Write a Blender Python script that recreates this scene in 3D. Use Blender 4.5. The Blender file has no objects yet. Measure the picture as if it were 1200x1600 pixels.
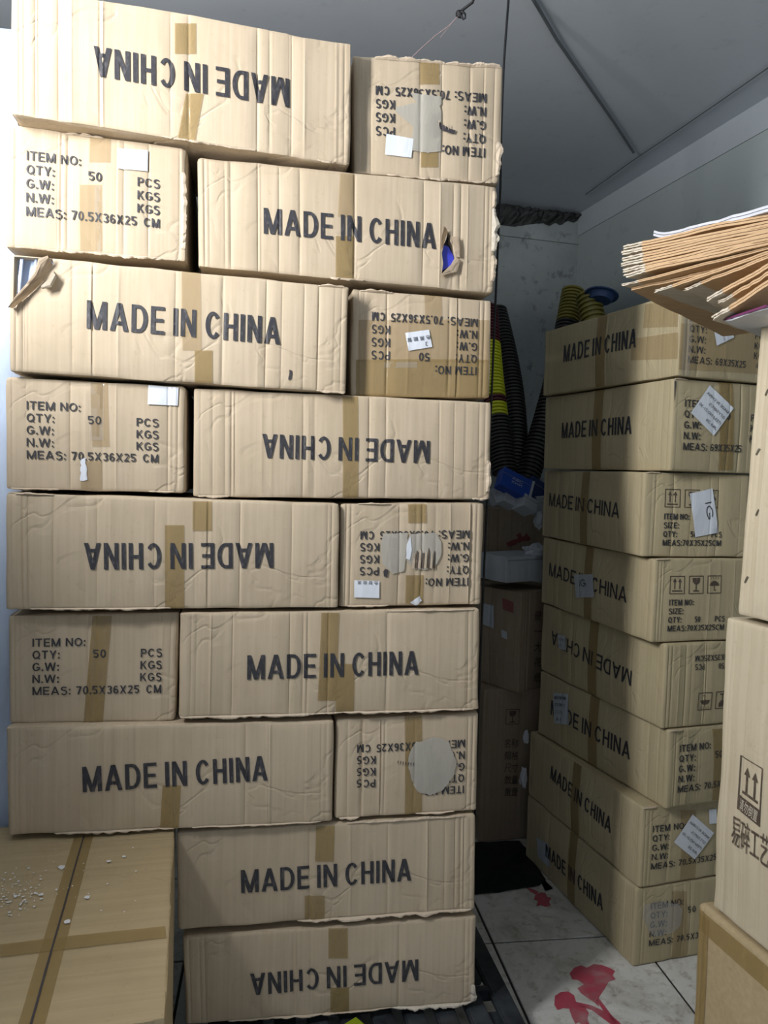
import bpy, bmesh, math, random
from mathutils import Vector, Matrix, noise
S = bpy.context.scene
COL = S.collection
R = math.radians

# ---------------------------------------------------------------- camera
F_PX, PITCH, ROLL, CAM_H = 1205.0, R(3.07), R(1.6), 1.48
cp, sp, cr, sr = math.cos(PITCH), math.sin(PITCH), math.cos(ROLL), math.sin(ROLL)
FW = Vector((0, cp, -sp)); DN0 = Vector((0, -sp, -cp)); RT0 = Vector((1, 0, 0))
RT = RT0*cr - DN0*sr; DN = RT0*sr + DN0*cr
CAM = Vector((0, 0, CAM_H))
cd = bpy.data.cameras.new('camera'); cam = bpy.data.objects.new('camera', cd); COL.objects.link(cam)
cd.sensor_fit = 'VERTICAL'; cd.sensor_height = 36; cd.lens = F_PX/1600*36; cd.clip_start = .02
m = Matrix((RT, -DN, -FW)).transposed().to_4x4(); m.translation = CAM
cam.matrix_world = m
S.camera = cam

# ---------------------------------------------------------------- world, lights, exposure
S.view_settings.view_transform = 'Standard'; S.view_settings.look = 'None'
S.view_settings.gamma = 1; S.view_settings.use_curve_mapping = False
S.view_settings.exposure = 0.0
w = bpy.data.worlds.new('world'); S.world = w; w.use_nodes = True
w.node_tree.nodes['Background'].inputs[0].default_value = (.62, .74, .90, 1)
w.node_tree.nodes['Background'].inputs[1].default_value = .60
def area(name, loc, target, sx, sy, power, col):
    l = bpy.data.lights.new(name, 'AREA'); l.shape = 'RECTANGLE'; l.size = sx; l.size_y = sy
    l.energy = power; l.color = col
    o = bpy.data.objects.new(name, l); COL.objects.link(o); o.location = loc
    o.rotation_euler = (Vector(target)-Vector(loc)).to_track_quat('-Z', 'Y').to_euler()
    return o
area('window_light', (-1.26, .55, 2.30), (-.1, 1.9, 1.7), .18, .80, 54, (.985, .985, 1.0))

# ---------------------------------------------------------------- pixel rays to places in the room
def ray(x, y): return FW*F_PX + RT*(x-600) + DN*(y-800)
def onY(x, y, Y):
    v = ray(x, y); return CAM + v*(Y/v.y)
def onz(x, y, z):
    v = ray(x, y); return CAM + v*((z-CAM_H)/v.z)
def onplane(x, y, p, yaw):
    n = Vector((-math.sin(yaw), math.cos(yaw), 0)); v = ray(x, y)
    return CAM + v*((p-CAM).dot(n)/v.dot(n))
def proj(p):
    q = p-CAM; d = q.dot(FW); return 600+F_PX*q.dot(RT)/d, 800+F_PX*q.dot(DN)/d

# ---------------------------------------------------------------- materials
def newmat(name):
    mt = bpy.data.materials.new(name); mt.use_nodes = True
    return mt, mt.node_tree.nodes, mt.node_tree.links, mt.node_tree.nodes['Principled BSDF']
def simple(name, c, rough=.6, **kw):
    mt, N, L, b = newmat(name)
    b.inputs['Base Color'].default_value = (*c, 1); b.inputs['Roughness'].default_value = rough
    for k, v in kw.items(): b.inputs[k.replace('_', ' ')].default_value = v
    return mt
def mapping(N, L, scale, rot=(0, 0, 0)):
    t = N.new('ShaderNodeTexCoord'); mp = N.new('ShaderNodeMapping')
    mp.inputs['Scale'].default_value = scale; mp.inputs['Rotation'].default_value = rot
    L.new(t.outputs['Object'], mp.inputs[0]); return mp
def noise_n(N, L, mp, scale, detail=3, rough=.5, dist=0):
    n = N.new('ShaderNodeTexNoise'); n.inputs['Scale'].default_value = scale
    n.inputs['Detail'].default_value = detail; n.inputs['Roughness'].default_value = rough
    n.inputs['Distortion'].default_value = dist
    L.new(mp.outputs[0], n.inputs['Vector']); return n
def ramp(N, L, src, stops):
    r = N.new('ShaderNodeValToRGB'); e = r.color_ramp.elements
    while len(e) < len(stops): e.new(.5)
    for q, (p, c) in zip(e, stops):
        q.position = p; q.color = (*c, 1) if len(c) == 3 else c
    L.new(src, r.inputs[0]); return r
def mixc(N, L, a, b, fac, mode='MULTIPLY'):
    x = N.new('ShaderNodeMix'); x.data_type = 'RGBA'; x.blend_type = mode
    if isinstance(fac, (int, float)): x.inputs[0].default_value = fac
    else: L.new(fac, x.inputs[0])
    for s, i in ((a, 6), (b, 7)):
        if isinstance(s, tuple): x.inputs[i].default_value = (*s, 1)
        else: L.new(s, x.inputs[i])
    return x.outputs[2]
def bump(N, L, h, strength, dist, prev=None):
    b = N.new('ShaderNodeBump'); b.inputs['Strength'].default_value = strength
    b.inputs['Distance'].default_value = dist; L.new(h, b.inputs['Height'])
    if prev: L.new(prev.outputs[0], b.inputs['Normal'])
    return b
def cardboard(name, c, flute='V', wr=.55):
    mt, N, L, b = newmat(name)
    st = (110, 110, 1.5) if flute == 'V' else (1.5, 90, 90)
    ms = mapping(N, L, st); m1 = mapping(N, L, (1, 1, 1))
    oi = N.new('ShaderNodeObjectInfo')
    s = noise_n(N, L, ms, 1, 2)
    r1 = ramp(N, L, s.outputs[0], [(.3, (.93, .925, .91)), (.7, (1.04, 1.04, 1.05))])
    bl = noise_n(N, L, m1, 3.5, 4, .6)
    r2 = ramp(N, L, bl.outputs[0], [(.3, (.90, .885, .86)), (.68, (1.03, 1.03, 1.03))])
    sp_ = noise_n(N, L, m1, 60, 3, .7)
    r3 = ramp(N, L, sp_.outputs[0], [(.27, (.86, .84, .80)), (.40, (1, 1, 1))])
    r4 = ramp(N, L, oi.outputs['Random'], [(0, (.95, .945, .93)), (1, (1.03, 1.02, 1.01))])
    x = mixc(N, L, c, r1.outputs[0], 1.0); x = mixc(N, L, x, r2.outputs[0], 1.0)
    x = mixc(N, L, x, r3.outputs[0], .6); x = mixc(N, L, x, r4.outputs[0], 1.0)
    L.new(x, b.inputs['Base Color']); b.inputs['Roughness'].default_value = .72
    b.inputs['Specular IOR Level'].default_value = .25
    # creased paper: sharp ridges where a warped noise crosses its middle
    wn = noise_n(N, L, m1, 7, 2.5, .5, .8)
    a = N.new('ShaderNodeMath'); a.operation = 'SUBTRACT'; a.inputs[1].default_value = .5; L.new(wn.outputs[0], a.inputs[0])
    a2 = N.new('ShaderNodeMath'); a2.operation = 'ABSOLUTE'; L.new(a.outputs[0], a2.inputs[0])
    rr = ramp(N, L, a2.outputs[0], [(0, (0, 0, 0)), (.035, (1, 1, 1))])
    mk = noise_n(N, L, m1, 5, 1); mr = ramp(N, L, mk.outputs[0], [(.44, (0, 0, 0)), (.56, (1, 1, 1))])
    hm = mixc(N, L, (1., 1., 1.), rr.outputs[0], mr.outputs[0], 'MIX')
    b1 = bump(N, L, s.outputs[0], .35, .0010)
    b2 = bump(N, L, hm, wr, .0022, b1)
    b3 = bump(N, L, bl.outputs[0], .5, .008, b2)
    L.new(b3.outputs[0], b.inputs['Normal'])
    return mt
KRAFT = cardboard('kraft_board', (.56, .465, .340))
KRAFT_R = cardboard('yellow_kraft_board', (.52, .445, .285))
KRAFT_T = cardboard('ochre_kraft_board', (.47, .375, .225), 'H', .4)
KRAFT_P = cardboard('pale_kraft_board', (.58, .51, .375), 'V', .2)
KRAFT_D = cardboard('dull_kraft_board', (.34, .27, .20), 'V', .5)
SHEET = cardboard('orange_kraft_sheet', (.58, .40, .235), 'H', .2)
TORN = cardboard('torn_kraft_edge', (.62, .52, .40), 'H', 1.0)
TORNW = cardboard('torn_white_edge', (.66, .60, .50), 'H', 1.0)
def ink(name, c):
    mt, N, L, b = newmat(name)
    mp = mapping(N, L, (160, 160, 60)); n = noise_n(N, L, mp, 1, 3, .7)
    r = ramp(N, L, n.outputs[0], [(.3, (c[0]*2.6+.02, c[1]*2.4+.02, c[2]*2.2+.015)), (.48, c)])
    L.new(r.outputs[0], b.inputs['Base Color']); b.inputs['Roughness'].default_value = .6
    return mt
INK = ink('black_print', (.030, .030, .036)); INKB = ink('brown_print', (.085, .062, .045))
WHITEINK = simple('white_print', (.55, .50, .40)); REDINK = simple('red_print', (.22, .05, .045))
GREYINK = simple('grey_print', (.10, .11, .13))
def tape_mat(name, c, alpha, rough=.22):
    mt, N, L, b = newmat(name)
    mp = mapping(N, L, (30, 30, 9)); n = noise_n(N, L, mp, 1, 4, .6, .6)
    r = ramp(N, L, n.outputs[0], [(.3, tuple(v*.88 for v in c)), (.7, c)])
    L.new(r.outputs[0], b.inputs['Base Color']); b.inputs['Roughness'].default_value = rough
    b.inputs['Specular IOR Level'].default_value = .5
    bp = bump(N, L, n.outputs[0], .6, .003); L.new(bp.outputs[0], b.inputs['Normal'])
    b.inputs['Alpha'].default_value = alpha
    return mt
TAPE = tape_mat('brown_packing_tape', (.38, .265, .10), .62)
TAPE_L = tape_mat('amber_packing_tape', (.47, .33, .15), .38)
TAPE_C = tape_mat('clear_packing_tape', (.62, .56, .46), .30, .12)
RESID = tape_mat('grey_paper_residue', (.50, .47, .40), .88, .5)
LABEL = tape_mat('white_sticker', (.80, .84, .90), 1, .35)
LABEL_G = tape_mat('greyish_sticker', (.55, .60, .66), .92, .4)
FILM = tape_mat('blue_plastic_film', (.55, .66, .84), 1, .12)
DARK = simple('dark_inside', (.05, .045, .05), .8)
BLUEP = simple('blue_plastic', (.05, .06, .55), .2)

# ---------------------------------------------------------------- object helpers
def link(name, me, mat, parent=None, loc=None):
    o = bpy.data.objects.new(name, me); COL.objects.link(o)
    if mat is not None and not me.materials: me.materials.append(mat)
    if parent is not None: o.parent = parent
    if loc is not None: o.location = loc
    return o
def from_bm(name, bm, mat, parent=None, loc=None, smooth=False):
    me = bpy.data.meshes.new(name); bm.to_mesh(me); bm.free()
    if smooth:
        for p in me.polygons: p.use_smooth = True
    return link(name, me, mat, parent, loc)
def tag(o, label, cat, group=None, kind=None):
    if label: o['label'] = label
    if cat: o['category'] = cat
    if group: o['group'] = group
    if kind: o['kind'] = kind
    return o
def empty(name, loc, rz, label, cat, group=None):
    o = bpy.data.objects.new(name, None); COL.objects.link(o); o.location = loc
    o.rotation_euler = (0, 0, rz); o.empty_display_size = .05
    return tag(o, label, cat, group)
def ss(x):
    x = max(0, min(1, x)); return x*x*(3-2*x)
def tube(pts, rad, seg=8, closed=False):
    bm = bmesh.new(); rings = []
    n = len(pts)
    up = Vector((.13, .21, .97))
    for i, p in enumerate(pts):
        a = pts[max(0, i-1)]; b_ = pts[min(n-1, i+1)]
        t = (Vector(b_)-Vector(a)).normalized(); s = t.cross(up).normalized(); u = s.cross(t)
        r_ = rad[i] if isinstance(rad, (list, tuple)) else rad
        rings.append([bm.verts.new(Vector(p)+(s*math.cos(k*math.tau/seg)+u*math.sin(k*math.tau/seg))*r_) for k in range(seg)])
    for a, b_ in zip(rings, rings[1:]):
        for k in range(seg): bm.faces.new((a[k], a[(k+1) % seg], b_[(k+1) % seg], b_[k]))
    bm.faces.new(rings[0][::-1]); bm.faces.new(rings[-1])
    return bm
def slab(p0, e1, e2, e3):
    bm = bmesh.new(); p0 = Vector(p0); vs = []
    for k in range(8):
        vs.append(bm.verts.new(p0 + e1*(k & 1) + e2*((k >> 1) & 1) + e3*((k >> 2) & 1)))
    for f in ((0, 1, 3, 2), (4, 6, 7, 5), (0, 4, 5, 1), (2, 3, 7, 6), (0, 2, 6, 4), (1, 5, 7, 3)):
        bm.faces.new([vs[i] for i in f])
    bmesh.ops.recalc_face_normals(bm, faces=bm.faces); return bm

# 2-D shapes (lettering, signs)
_tc = {}
def glyphs(txt, bold):
    key = (txt, bold)
    if key not in _tc:
        c = bpy.data.curves.new('t', 'FONT'); c.body = txt; c.size = 1; c.offset = bold; c.resolution_u = 3
        o = bpy.data.objects.new('t', c); COL.objects.link(o)
        dg = bpy.context.evaluated_depsgraph_get(); dg.update()
        me = bpy.data.meshes.new_from_object(o.evaluated_get(dg))
        v = [(p.co.x, p.co.y) for p in me.vertices]; f = [tuple(p.vertices) for p in me.polygons]
        bpy.data.objects.remove(o); bpy.data.curves.remove(c); bpy.data.meshes.remove(me)
        x0 = min(a for a, _ in v); x1 = max(a for a, _ in v)
        v = [((a-x0)/(x1-x0), b_/.73) for a, b_ in v]
        _tc[key] = (v, f)
    return _tc[key]

# block capitals drawn as strokes, in units of the capital's height
def _g(ch, w, tx, ty):
    P = []; X, Y = 2*tx, 2*ty
    def rc(x0, y0, x1, y1): P.append([(x0, y0), (x1, y0), (x1, y1), (x0, y1)])
    def dg(xa, ya, xb, yb, h=tx*1.06): P.append([(xa-h, ya), (xa+h, ya), (xb+h, yb), (xb-h, yb)])
    def arc(cx, cy, rx, ry, a0, a1, n=9):
        for i in range(n):
            u, v = R(a0+(a1-a0)*i/n), R(a0+(a1-a0)*(i+1)/n)
            P.append([(cx+rx*math.cos(u), cy+ry*math.sin(u)), (cx+rx*math.cos(v), cy+ry*math.sin(v)),
                      (cx+(rx-X)*math.cos(v), cy+(ry-Y)*math.sin(v)), (cx+(rx-X)*math.cos(u), cy+(ry-Y)*math.sin(u))])
    if ch == 'M': rc(0, 0, X, 1); rc(w-X, 0, w, 1); dg(tx, 1, w/2, 0); dg(w-tx, 1, w/2, 0)
    elif ch == 'A': dg(tx, 0, w/2, 1); dg(w-tx, 0, w/2, 1); rc(w*.24, .22, w*.76, .22+Y)
    elif ch == 'D': rc(0, 0, X, 1); rc(0, 0, w*.45, Y); rc(0, 1-Y, w*.45, 1); arc(w*.45, .5, w*.55, .5, -90, 90, 12)
    elif ch == 'E': rc(0, 0, X, 1); rc(0, 0, w, Y); rc(0, 1-Y, w, 1); rc(0, .5-ty, w*.92, .5+ty)
    elif ch in 'I1': rc(0 if ch == 'I' else w*.4, 0, (0 if ch == 'I' else w*.4)+X, 1); 
    elif ch == 'N': rc(0, 0, X, 1); rc(w-X, 0, w, 1); dg(tx, 1, w-tx, 0)
    elif ch == 'H': rc(0, 0, X, 1); rc(w-X, 0, w, 1); rc(0, .52-ty, w, .52+ty)
    elif ch == 'C': arc(w/2, .5, w/2, .5, 38, 322, 18)
    elif ch == 'G': arc(w/2, .5, w/2, .5, 38, 335, 18); rc(w*.52, .5-Y, w, .5); rc(w-X, .15, w, .5)
    elif ch == 'O': arc(w/2, .5, w/2, .5, 0, 360, 22)
    elif ch == 'Q': arc(w/2, .5, w/2, .5, 0, 360, 22); dg(w*.6, .25, w*.97, -.05)
    elif ch == '0': arc(w/2, .5, w/2, .5, 0, 360, 20)
    elif ch == 'T': rc(0, 1-Y, w, 1); rc(w/2-tx, 0, w/2+tx, 1)
    elif ch == 'Y': rc(w/2-tx, 0, w/2+tx, .42); dg(w/2, .38, tx, 1); dg(w/2, .38, w-tx, 1)
    elif ch == 'W': dg(w*.25, 0, tx, 1); dg(w*.25, 0, w/2, 1); dg(w*.75, 0, w/2, 1); dg(w*.75, 0, w-tx, 1)
    elif ch == 'V': dg(w/2, 0, tx, 1); dg(w/2, 0, w-tx, 1)
    elif ch == 'X': dg(tx, 0, w-tx, 1); dg(w-tx, 0, tx, 1)
    elif ch == 'K': rc(0, 0, X, 1); dg(w*.30, .50, w-tx*1.2, 1); dg(w*.42, .56, w-tx, 0); rc(X*.8, .36, w*.36, .36+Y)
    elif ch == 'Z': rc(0, 0, w, Y); rc(0, 1-Y, w, 1); dg(tx, Y*.5, w-tx, 1-Y*.5)
    elif ch == 'J': rc(w-X, .3, w, 1); arc(w/2, .3, w/2, .3, 180, 360, 9)
    elif ch == 'P': rc(0, 0, X, 1); rc(0, 1-Y, w*.55, 1); rc(0, .40, w*.55, .40+Y); arc(w*.55, .7, w*.45, .3, -90, 90)
    elif ch == 'S': arc(w/2, .73, w/2, .27, 25, 270, 12); arc(w/2, .27+Y*.02, w/2, .27+Y*.45, -155, 90, 12)
    elif ch == '5': rc(0, 1-Y, w*.95, 1); rc(0, .5, X, 1); arc(w/2, .32, w/2, .32, -150, 130, 13)
    elif ch == '6': arc(w/2, .31, w/2, .31, 0, 360, 18); arc(w/2, .5, w/2, .5, 45, 200, 12)
    elif ch == '9': arc(w/2, .69, w/2, .31, 0, 360, 18); arc(w/2, .5, w/2, .5, -135, 20, 12)
    elif ch == '3': arc(w/2, .73, w/2, .27, -90, 155, 11); arc(w/2, .28, w/2, .28, -155, 90, 11)
    elif ch == '2': arc(w/2, .7, w/2, .3, -10, 160, 11); rc(0, 0, w, Y); dg(tx*1.2, Y*.4, w-tx*1.2, .64)
    elif ch == '7': rc(0, 1-Y, w, 1); dg(w*.35, 0, w-tx, 1-Y*.5)
    elif ch == ':': rc(0, 0, X*1.1, Y*1.3); rc(0, .52, X*1.1, .52+Y*1.3)
    elif ch == '.': rc(0, 0, X*1.1, Y*1.3)
    elif ch == '-': rc(0, .36, w, .36+Y)
    else: return None
    return P
GW_ = {'M': 1.05, 'W': 1.3, 'I': .0, ':': .0, '.': .0, '1': .45, 'C': .90, 'G': .93, 'O': .95, 'Q': .95, 'D': .86, 'N': .86, 'H': .84, 'A': .96, ' ': .40, 'J': .6, '-': .35,
       'E': .74, 'T': .80, 'Y': .86, 'X': .84, 'K': .86, 'P': .78, 'S': .78, 'Z': .7, 'V': .9}
def strokes(txt, cap, length, stem):
    """polygons in (0..1 along, 0..1 up); None when a character is not a block capital"""
    gap = .17
    def lay_(tx):
        x = 0; out = []
        for ch in txt:
            w = GW_.get(ch, .68)
            if w == 0: w = 2*tx
            out.append((ch, x, w)); x += w+(gap if ch != ' ' else .06)
        return out, x-gap
    tx = stem
    for _ in range(4):
        o, W = lay_(tx); k = length/(W*cap); tx = stem/k
    V, Fc = [], []
    for ch, x, w in o:
        if ch == ' ': continue
        P = _g(ch, w, tx, stem*.86)
        if P is None: return None
        for q in P:
            n = len(V); V += [((x+a)/W, b_) for a, b_ in q]; Fc.append(tuple(range(n, n+len(q))))
    return V, Fc

class Carton:
    """A closed carton: origin at its front lower left corner, x along the face, y into depth, z up."""
    def __init__(s, name, label, cat, group, org, yaw, cor, D, seed, mat=KRAFT, ncr=(9, 5), lean=0., r=.009,
                 bulge=.006, cuts=(), rough=1., step=.035, leanx=0.):
        s.rnd = random.Random(seed); s.seed = seed
        s.org, s.yaw, s.D = Vector(org), yaw, D
        s.cor = cor                                   # TL, TR, BR, BL as local (x, z)
        s.w = ((cor[1][0]-cor[0][0])+(cor[2][0]-cor[3][0]))/2
        s.h = ((cor[0][1]-cor[3][1])+(cor[1][1]-cor[2][1]))/2
        s.lean, s.r, s.bulge, s.rough = lean, r, bulge, rough
        s.cx = s.creases(ncr[0], s.w); s.cy = s.creases(ncr[1], D)
        s.xs = s.lines(s.w, s.cx, step); s.ys = s.lines(D, s.cy, step*1.3); s.zs = s.lines(s.h, [], step*.8)
        s.root = empty(name, s.org, yaw, label, cat, group)
        bm = bmesh.new(); vm = {}
        def V(x, y, z):
            k = (round(x, 6), round(y, 6), round(z, 6))
            if k not in vm: vm[k] = bm.verts.new(s.pos(x, y, z))
            return vm[k]
        def sheet(A, B, fn, flip):
            for i in range(len(A)-1):
                for j in range(len(B)-1):
                    q = [fn(A[i], B[j]), fn(A[i+1], B[j]), fn(A[i+1], B[j+1]), fn(A[i], B[j+1])]
                    if flip: q = q[::-1]
                    vs = [V(*p) for p in q]
                    if len(set(vs)) == 4: bm.faces.new(vs)
        sheet(s.xs, s.zs, lambda a, b_: (a, 0, b_), False)
        sheet(s.xs, s.zs, lambda a, b_: (a, D, b_), True)
        sheet(s.ys, s.zs, lambda a, b_: (0, a, b_), True)
        sheet(s.ys, s.zs, lambda a, b_: (s.w, a, b_), False)
        sheet(s.xs, s.ys, lambda a, b_: (a, b_, 0), True)
        sheet(s.xs, s.ys, lambda a, b_: (a, b_, s.h), False)
        s.body = from_bm('carton_body', bm, mat, s.root, smooth=False)
        for cut in cuts: s.cut(cut)
        me = s.body.data
        for p in me.polygons: p.use_smooth = True
        me.set_sharp_from_angle(angle=R(32))
    def creases(s, n, L):
        out = []
        for i in range(n):
            x = s.rnd.uniform(.03, L-.03); sg = 1 if s.rnd.random() < .75 else -.7
            out.append((x, sg*s.rnd.uniform(.0009, .0032)*s.rough, s.rnd.uniform(.0018, .0032)))
        for e in (.016, .026, L-.017, L-.028):           # the folds that run beside a carton's corners
            if s.rnd.random() < .8: out.append((e+s.rnd.uniform(-.003, .003), s.rnd.uniform(.0008, .0025)*s.rough, .0022))
        return sorted(out)
    def lines(s, L, cr_, step):
        v = {0, .0025, .006, .011, L-.0025, L-.006, L-.011, L}
        n = max(3, int(L/step)); v |= {L*i/n for i in range(1, n)}
        for x, d, wd in cr_: v |= {x-2.2*wd, x-wd*.8, x, x+wd*.8, x+2.2*wd}
        v = sorted(q for q in v if 0 <= q <= L); out = [v[0]]
        for q in v[1:-1]:
            if q-out[-1] > .0007 and L-q > .0007: out.append(q)
        return out+[L]
    def pos(s, x, y, z, off=0, face=None):
        w_, D, h = s.w, s.D, s.h
        nz = noise.noise(Vector((x*26+s.seed, y*26, z*26)))
        r_ = s.r*(1+.9*noise.noise(Vector((x*9+s.seed*3, y*9+5, z*9))))
        q = Vector((min(max(x, r_), w_-r_), min(max(y, r_), D-r_), min(max(z, r_), h-r_)))
        d = Vector((x, y, z))-q
        p = q + (d.normalized()*r_ if d.length > 1e-9 else d)
        ez = ss(min(z, h-z)/.02); ex = ss(min(x, w_-x)/.02); ey = ss(min(y, D-y)/.02)
        a, b_, c = x/w_, y/D, z/h
        e1 = 1-ez
        if y < 1e-6 or y > D-1e-6:
            sg = 1 if y < 1e-6 else -1
            t = sum(dd*math.exp(-((x-xx)/wd)**2) for xx, dd, wd in s.cx if abs(x-xx) < 4*wd)*(.35+.65*ez)
            t += -s.bulge*math.sin(math.pi*a)*math.sin(math.pi*c) + .0022*s.rough*noise.noise(Vector((x*7+s.seed, z*7, 1.3)))
            t += .0035*s.rough*e1*nz
            p.y += sg*t
        if x < 1e-6 or x > w_-1e-6:
            sg = 1 if x < 1e-6 else -1
            t = sum(dd*math.exp(-((y-yy)/wd)**2) for yy, dd, wd in s.cy if abs(y-yy) < 4*wd)*(.35+.65*ez)
            t += -s.bulge*math.sin(math.pi*b_)*math.sin(math.pi*c) + .0022*s.rough*noise.noise(Vector((y*7+s.seed, z*7, 4.3)))
            t += .003*s.rough*e1*nz
            p.x += sg*t
        if z < 1e-6 or z > h-1e-6:
            p.z += (.0022*s.rough*noise.noise(Vector((x*14+s.seed, y*14, z*5+7.3)))-.0022)*(1 if z > .1 else -1)
        if face == 'f': p.y -= off
        elif face == 'l': p.x -= off
        elif face == 't': p.z += off
        TL, TR, BR, BL = s.cor
        a, c = p.x/w_, p.z/h
        xl = BL[0]*(1-c)+TL[0]*c; xr = BR[0]*(1-c)+TR[0]*c
        zb = BL[1]*(1-a)+BR[1]*a; zt = TL[1]*(1-a)+TR[1]*a
        return Vector((xl*(1-a)+xr*a, p.y - s.lean*c, zb*(1-c)+zt*c))
    def cut(s, poly):
        """poly (face coords) -> a real hole, 4 cm deep"""
        bm = bmesh.new(); a = [bm.verts.new(s.pos(x, 0, z)+Vector((0, -.03, 0))) for x, z in poly]
        b_ = [bm.verts.new(s.pos(x, 0, z)+Vector((0, .035, 0))) for x, z in poly]
        n = len(poly); bm.faces.new(a); bm.faces.new(b_[::-1])
        for i in range(n): bm.faces.new((a[i], b_[i], b_[(i+1) % n], a[(i+1) % n]))
        bmesh.ops.recalc_face_normals(bm, faces=bm.faces)
        c = from_bm('cutter', bm, None)
        c.parent = s.root
        md = s.body.modifiers.new('b', 'BOOLEAN'); md.operation = 'DIFFERENCE'; md.object = c; md.solver = 'EXACT'
        bpy.context.view_layer.update(); dg = bpy.context.evaluated_depsgraph_get()
        me = bpy.data.meshes.new_from_object(s.body.evaluated_get(dg))
        s.body.modifiers.clear(); s.body.data = me
        bpy.data.objects.remove(c)
    # pixel -> face coordinates
    def px(s, face, x, y):
        yaw = s.yaw if face == 'f' else s.yaw+math.pi/2
        o = s.org
        if face == 't': P = onz(x, y, s.org.z+s.h)
        else: P = onplane(x, y, o, yaw)
        q = Matrix.Rotation(-s.yaw, 3, 'Z') @ (P-o)
        TL, TR, BR, BL = s.cor
        if face == 'f':
            a = c = .5
            for _ in range(8):
                xl = BL[0]*(1-c)+TL[0]*c; xr = BR[0]*(1-c)+TR[0]*c; a = (q.x-xl)/(xr-xl)
                zb = BL[1]*(1-a)+BR[1]*a; zt = TL[1]*(1-a)+TR[1]*a; c = (q.z-zb)/(zt-zb)
            return a*s.w, c*s.h
        if face == 'l': return q.y, (q.z-BL[1])/(TL[1]-BL[1])*s.h
        return q.x, q.y
    def lay(s, name, face, verts, faces, off, mat, parent=None, label=None):
        if face == 'f': A, B, lim = s.xs, s.zs, (s.w, s.h)
        elif face == 'l': A, B, lim = s.ys, s.zs, (s.D, s.h)
        else: A, B, lim = s.xs, s.ys, (s.w, s.D)
        bm = bmesh.new(); vs = [bm.verts.new((a, b_, 0)) for a, b_ in verts]
        for f in faces:
            try: bm.faces.new([vs[i] for i in f])
            except ValueError: pass
        bmesh.ops.triangulate(bm, faces=bm.faces[:])
        u0, u1 = min(v[0] for v in verts), max(v[0] for v in verts)
        t0, t1 = min(v[1] for v in verts), max(v[1] for v in verts)
        for ax, ls, lo, hi in ((0, A, u0, u1), (1, B, t0, t1)):
            for q in ls:
                if lo < q < hi:
                    co = (q, 0, 0) if ax == 0 else (0, q, 0); no = (1, 0, 0) if ax == 0 else (0, 1, 0)
                    bmesh.ops.bisect_plane(bm, geom=bm.verts[:]+bm.edges[:]+bm.faces[:], dist=1e-6, plane_co=co, plane_no=no)
        e = .0008
        for v in bm.verts:
            a = min(max(v.co.x, e), lim[0]-e); b_ = min(max(v.co.y, e), lim[1]-e)
            if face == 'f': v.co = s.pos(a, 0, b_, off, 'f')
            elif face == 'l': v.co = s.pos(0, a, b_, off, 'l')
            else: v.co = s.pos(a, b_, s.h, off, 't')
        o = from_bm(name, bm, mat, parent or s.root, smooth=True)
        if label: o['label'] = label
        return o
    def text(s, face, txt, P0, P1, cap, inv=False, bold=.018, mat=None, local=False, parent=None, off=.0022, words=None, label=None, up=None):
        """baseline from P0 to P1 (pixels unless local), cap height in metres"""
        a, b_ = (P0, P1) if local else (s.px(face, *P0), s.px(face, *P1))
        a, b_ = Vector(a), Vector(b_); d = b_-a
        u = Vector((-d.y, d.x)).normalized()
        if up is not None:
            if u.dot(Vector(up)) < 0: u = -u
        elif (u.y < 0) != inv: u = -u
        V, Fc = [], []
        for (t, x0, x1) in (words or [(txt, 0, 1)]):
            st_ = strokes(t, cap, d.length*(x1-x0), .076 if words else (.088 if bold > .015 else .07))
            gv, gf = st_ if st_ else glyphs(t, bold); k = len(V)
            V += [tuple(a + d*(x0+(x1-x0)*gx) + u*(gy*cap)) for gx, gy in gv]
            Fc += [tuple(i+k for i in f) for f in gf]
        return s.lay('printed_text', face, V, Fc, off, mat or INK, parent, label)
    def poly(s, name, face, pts, mat, off=.0008, local=False, label=None, parent=None, jag=0):
        q = pts if local else [s.px(face, *p) for p in pts]
        if jag:
            out = []
            for i in range(len(q)):
                a, b_ = Vector(q[i]), Vector(q[(i+1) % len(q)]); n = max(1, int((b_-a).length/.006))
                for k in range(n):
                    p = a.lerp(b_, k/n); out.append((p.x+s.rnd.uniform(-jag, jag), p.y+s.rnd.uniform(-jag, jag)))
            q = out
        return s.lay(name, face, q, [tuple(range(len(q)))], off, mat, parent, label)
    def tape(s, face, x0, y0, x1, y1, mat=None, sh=0, **k):
        """a strip of tape given by its pixel box, sh shears its lower end sideways"""
        return s.poly('packing_tape', face, [(x0, y0), (x1, y0), (x1+sh, y1), (x0+sh, y1)], mat or TAPE, .0016, **k)
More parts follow.
